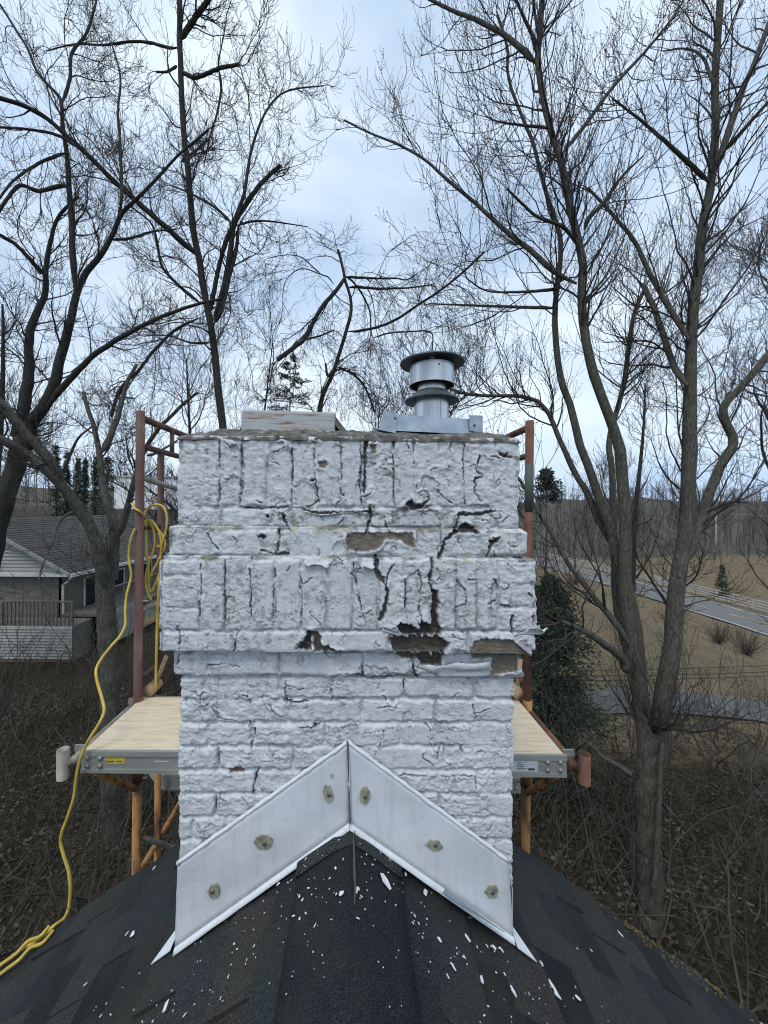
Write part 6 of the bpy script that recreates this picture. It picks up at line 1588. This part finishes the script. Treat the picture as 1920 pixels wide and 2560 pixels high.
# ------------------------------------------------------------------ neighbouring house at left
M['roof2'] = mat_mottle('dark_grey_shingles', [(0.3,(0.042,0.038,0.034)),(0.7,(0.085,0.077,0.068))], 2.5, .95, vs=(1,.3,8), bump=.4, bdist=.02)
M['vinyl'] = mat_mottle('pale_vinyl', [(0.3,(0.24,0.24,0.22)),(0.7,(0.34,0.34,0.315))], 1.2, .6, bump=0)
M['tanwall'] = mat_mottle('tan_wall', [(0.3,(0.12,0.11,0.09)),(0.7,(0.19,0.175,0.15))], 6, .9, bump=.2)
M['glassdk'] = mat_mottle('dark_glass', [(0.3,(0.012,0.014,0.018)),(0.7,(0.02,0.023,0.028))], 2, .15, bump=0)
M['gutter'] = mat_mottle('white_gutter', [(0.3,(0.50,0.51,0.51)),(0.7,(0.60,0.61,0.61))], 2, .5, bump=0)
M['deckwood'] = mat_mottle('weathered_deck', [(0.3,(0.09,0.083,0.07)),(0.7,(0.16,0.148,0.13))], 4, .9, bump=.2)
XE, ZE, RUN, RISE, YN, YFAR = -12.2, H - 2.75, 3.6, 1.98, 16.4, 33.5
sk = 0.075
def hx(x, y): return x + sk * (y - YN)
nh = empty('neighbour_house', (XE - RUN, 24, 0), 'neighbouring house with dark grey shingled roof and pale siding gable at left', 'house')
def hq(pts): return [(hx(x, y), y, z) for x, y, z in pts]
rf = MB()
ya, yb = YN - .35, YFAR + .4
rf.prism(hq([(XE + .45, ya, ZE - .25), (XE - RUN, ya, ZE + RISE), (XE - RUN, yb, ZE + RISE), (XE + .45, yb, ZE - .25)])[::-1], (0, 0, -.10))
rf.prism(hq([(XE - RUN, ya, ZE + RISE), (XE - 2*RUN - .45, ya, ZE - .25), (XE - 2*RUN - .45, yb, ZE - .25), (XE - RUN, yb, ZE + RISE)])[::-1], (0, 0, -.10))
roof2 = rf.build('roof', M['roof2'], nh)
# shingle courses as thin raised steps
st = MB(); nC = 26
for k in range(nC):
    u0, u1 = k / nC, (k + 1) / nC
    xa, za = XE + .45 + (-RUN - .45)*u0, ZE - .25 + (RISE + .25)*u0; xb, zb2 = XE + .45 + (-RUN - .45)*u1, ZE - .25 + (RISE + .25)*u1
    st.add(hq([(xa, ya, za + .03), (xa, yb, za + .03), (xb, yb, zb2 + .006), (xb, ya, zb2 + .006), (xa, ya, za + .002), (xa, yb, za + .002)]), [(0, 1, 2, 3), (4, 5, 1, 0)])
tag(st.build('shingle_courses', M['roof2'], roof2), kind='stuff')
MB().prism(hq([(XE - .1, YN, 0), (XE - .1, YFAR, 0), (XE - .1, YFAR, ZE - .02), (XE - .1, YN, ZE - .02)]), (-.15, 0, 0)).build('side_wall', M['tanwall'], nh)
MB().prism(hq([(XE - .1, YN, 0), (XE - 2*RUN + .1, YN, 0), (XE - 2*RUN + .1, YN, ZE - .3), (XE - .1, YN, ZE - .3)]), (0, .15, 0)).build('end_wall', M['tanwall'], nh)
MB().prism(hq([(XE - .1, YFAR, 0), (XE - 2*RUN + .1, YFAR, 0), (XE - 2*RUN + .1, YFAR, ZE - .1), (XE - RUN, YFAR, ZE + RISE - .2), (XE - .1, YFAR, ZE - .1)]), (0, -.15, 0)).build('end_wall', M['vinyl'], nh)
# gable boards, one by one
nb = 15; gb = []
for k in range(nb):
    z0, z1 = ZE - .3 + (RISE + .25) * k / nb, ZE - .3 + (RISE + .25) * (k + 1) / nb
    w0 = RUN * (1 - (z0 - ZE + .3) / (RISE + .3)) + .12; w1 = max(.02, RUN * (1 - (z1 - ZE + .3) / (RISE + .3)) + .12)
    cx = XE - RUN
    MB().add([(cx - w0, YN - .06, z0), (cx + w0, YN - .06, z0), (cx + w1, YN - .015, z1), (cx - w1, YN - .015, z1), (cx - w0, YN - .01, z0), (cx + w0, YN - .01, z0)], [(0, 1, 2, 3), (4, 5, 1, 0)]).build('gable_board', M['vinyl'], nh)
MB().prism([(XE - 2*RUN - .45, YN - .37, ZE - .35), (XE + .47, YN - .37, ZE - .35), (XE + .47, YN - .37, ZE - .24), (XE - 2*RUN - .45, YN - .37, ZE - .24)], (0, .34, 0)).build('soffit_board', M['gutter'], nh)
for sg in (1, -1):
    MB().prism([(XE - RUN, YN - .38, ZE + RISE + .04), (XE - RUN + sg*(RUN + .47), YN - .38, ZE - .21), (XE - RUN + sg*(RUN + .47), YN - .38, ZE - .36), (XE - RUN, YN - .38, ZE + RISE - .12)], (0, .05, 0)).build('rake_trim', M['vinyl'], nh)
MB().prism(hq([(XE + .47, ya, ZE - .24), (XE + .47, yb, ZE - .24), (XE + .47, yb, ZE - .38), (XE + .47, ya, ZE - .38)]), (.09, 0, 0)).build('gutter', M['gutter'], nh)
ds = [(XE + .5, YN - .3, ZE - .32), (XE + .35, YN - .25, ZE - .55), (XE + .02, YN - .12, ZE - .75), (XE + .02, YN - .12, .05)]
MB().tube(ds, .045, 6).build('downspout', M['gutter'], nh)
for (y0_, y1_, z0, z1, nm) in ((17.6, 20.2, .9, 2.75, 'window'), (21.4, 22.6, 1.1, 2.75, 'window'), (24.0, 25.0, .3, 2.7, 'door'), (26.5, 29.0, 1.2, 2.7, 'window')):
    w = MB().prism(hq([(XE - .09, y0_, z0), (XE - .09, y1_, z0), (XE - .09, y1_, z1), (XE - .09, y0_, z1)]), (.03, 0, 0)).build(nm, M['glassdk'], nh)
    for (a, b, c_, d_) in ((y0_ - .07, y0_, z0 - .07, z1 + .07), (y1_, y1_ + .07, z0 - .07, z1 + .07)):
        MB().prism(hq([(XE - .095, a, c_), (XE - .095, b, c_), (XE - .095, b, d_), (XE - .095, a, d_)]), (.07, 0, 0)).build('frame', M['gutter'], w)
    MB().prism(hq([(XE - .095, y0_, z1), (XE - .095, y1_, z1), (XE - .095, y1_, z1 + .07), (XE - .095, y0_, z1 + .07)]), (.07, 0, 0)).build('frame', M['gutter'], w)
w = MB().box(XE - 5.2, XE - 3.6, YN - .03, YN - .003, 1.5, 2.6).build('window', M['glassdk'], nh)
MB().box(XE - 5.3, XE - 3.5, YN - .06, YN - .031, 2.601, 2.69).build('frame', M['gutter'], w)
# low wing with pale siding boards and deck in front of the long side
for k in range(11):
    z0 = .1 + k * .115
    MB().add([(-16.6, YN - 1.35, z0), (-10.9, YN - 1.35, z0), (-10.9, YN - 1.31, z0 + .115), (-16.6, YN - 1.31, z0 + .115), (-16.6, YN - 1.30, z0), (-10.9, YN - 1.30, z0)], [(0, 1, 2, 3), (4, 5, 1, 0)]).build('siding_board', M['vinyl'], nh)
MB().box(-16.6, -10.9, YN - 1.30, YN - .16, -.1, 1.36).build('low_wall', M['tanwall'], nh)
dk = MB().prism(hq([(XE + .02, 16.2, 1.42), (XE + 1.6, 16.2, 1.42), (XE + 1.6, 27, 1.42), (XE + .02, 27, 1.42)]), (0, 0, .10)).build('deck', M['deckwood'], nh)
MB().prism(hq([(XE + 1.6, 16.2, 1.22), (XE + 1.6, 27, 1.22), (XE + 1.6, 27, 1.50), (XE + 1.6, 16.2, 1.50)]), (.05, 0, 0)).build('deck_fascia', M['vinyl'], nh)
MB().prism(hq([(XE + 1.58, 16.2, 0), (XE + 1.58, 27, 0), (XE + 1.58, 27, 1.21), (XE + 1.58, 16.2, 1.21)]), (-.03, 0, 0)).build('deck_skirt', M['vinyl'], nh)
bal = MB().box(-.02, .02, -.02, .02, 0, .92).mesh('baluster'); bal.materials.append(M['deckwood'])
for y in np.arange(16.3, 27, .16):
    o = bpy.data.objects.new('baluster', bal); COL.objects.link(o); o.parent = dk; o.matrix_parent_inverse = parent_inv(dk); o.location = (hx(XE + 1.55, y), y, 1.52)
MB().prism(hq([(XE + 1.50, 16.2, 2.44), (XE + 1.60, 16.2, 2.44), (XE + 1.60, 27, 2.44), (XE + 1.50, 27, 2.44)]), (0, 0, .05)).build('handrail', M['deckwood'], dk)
# pale far building on the left skyline
wb = P(375, 1235, 62); z0 = gzf(wb.x, 62)
fb2 = empty('far_building', (wb.x, 65, z0), 'pale flat-roofed building far behind the left scaffold frame', 'building')
x0_, x1_ = P(285, 1235, 62).x, P(600, 1235, 62).x; zt2 = P(375, 1194, 62).z
MB().box(x0_, x1_, 62, 74, z0 - 1, zt2).build('wall', M['carwhite'], fb2)
MB().box(x0_ - .2, x1_ + .2, 61.8, 74.2, zt2 + .002, zt2 + .25).build('roof_edge', M['rail'], fb2)

pr_ = empty('porch_railing', (-13.7, YN - 1.25, 1.36), 'weathered porch railing on the pale siding base at the far left', 'railing')
for x in np.arange(-16.5, -10.95, .15):
    o = bpy.data.objects.new('baluster', bal); COL.objects.link(o); o.parent = pr_; o.matrix_parent_inverse = parent_inv(pr_); o.location = (x, YN - 1.25, 1.362)
MB().box(-16.6, -10.92, YN - 1.30, YN - 1.20, 2.284, 2.334).build('handrail', M['deckwood'], pr_)
for x in (-16.55, -13.7, -10.97): MB().box(x - .05, x + .05, YN - 1.30, YN - 1.20, 1.362, 2.283).build('post', M['deckwood'], pr_)
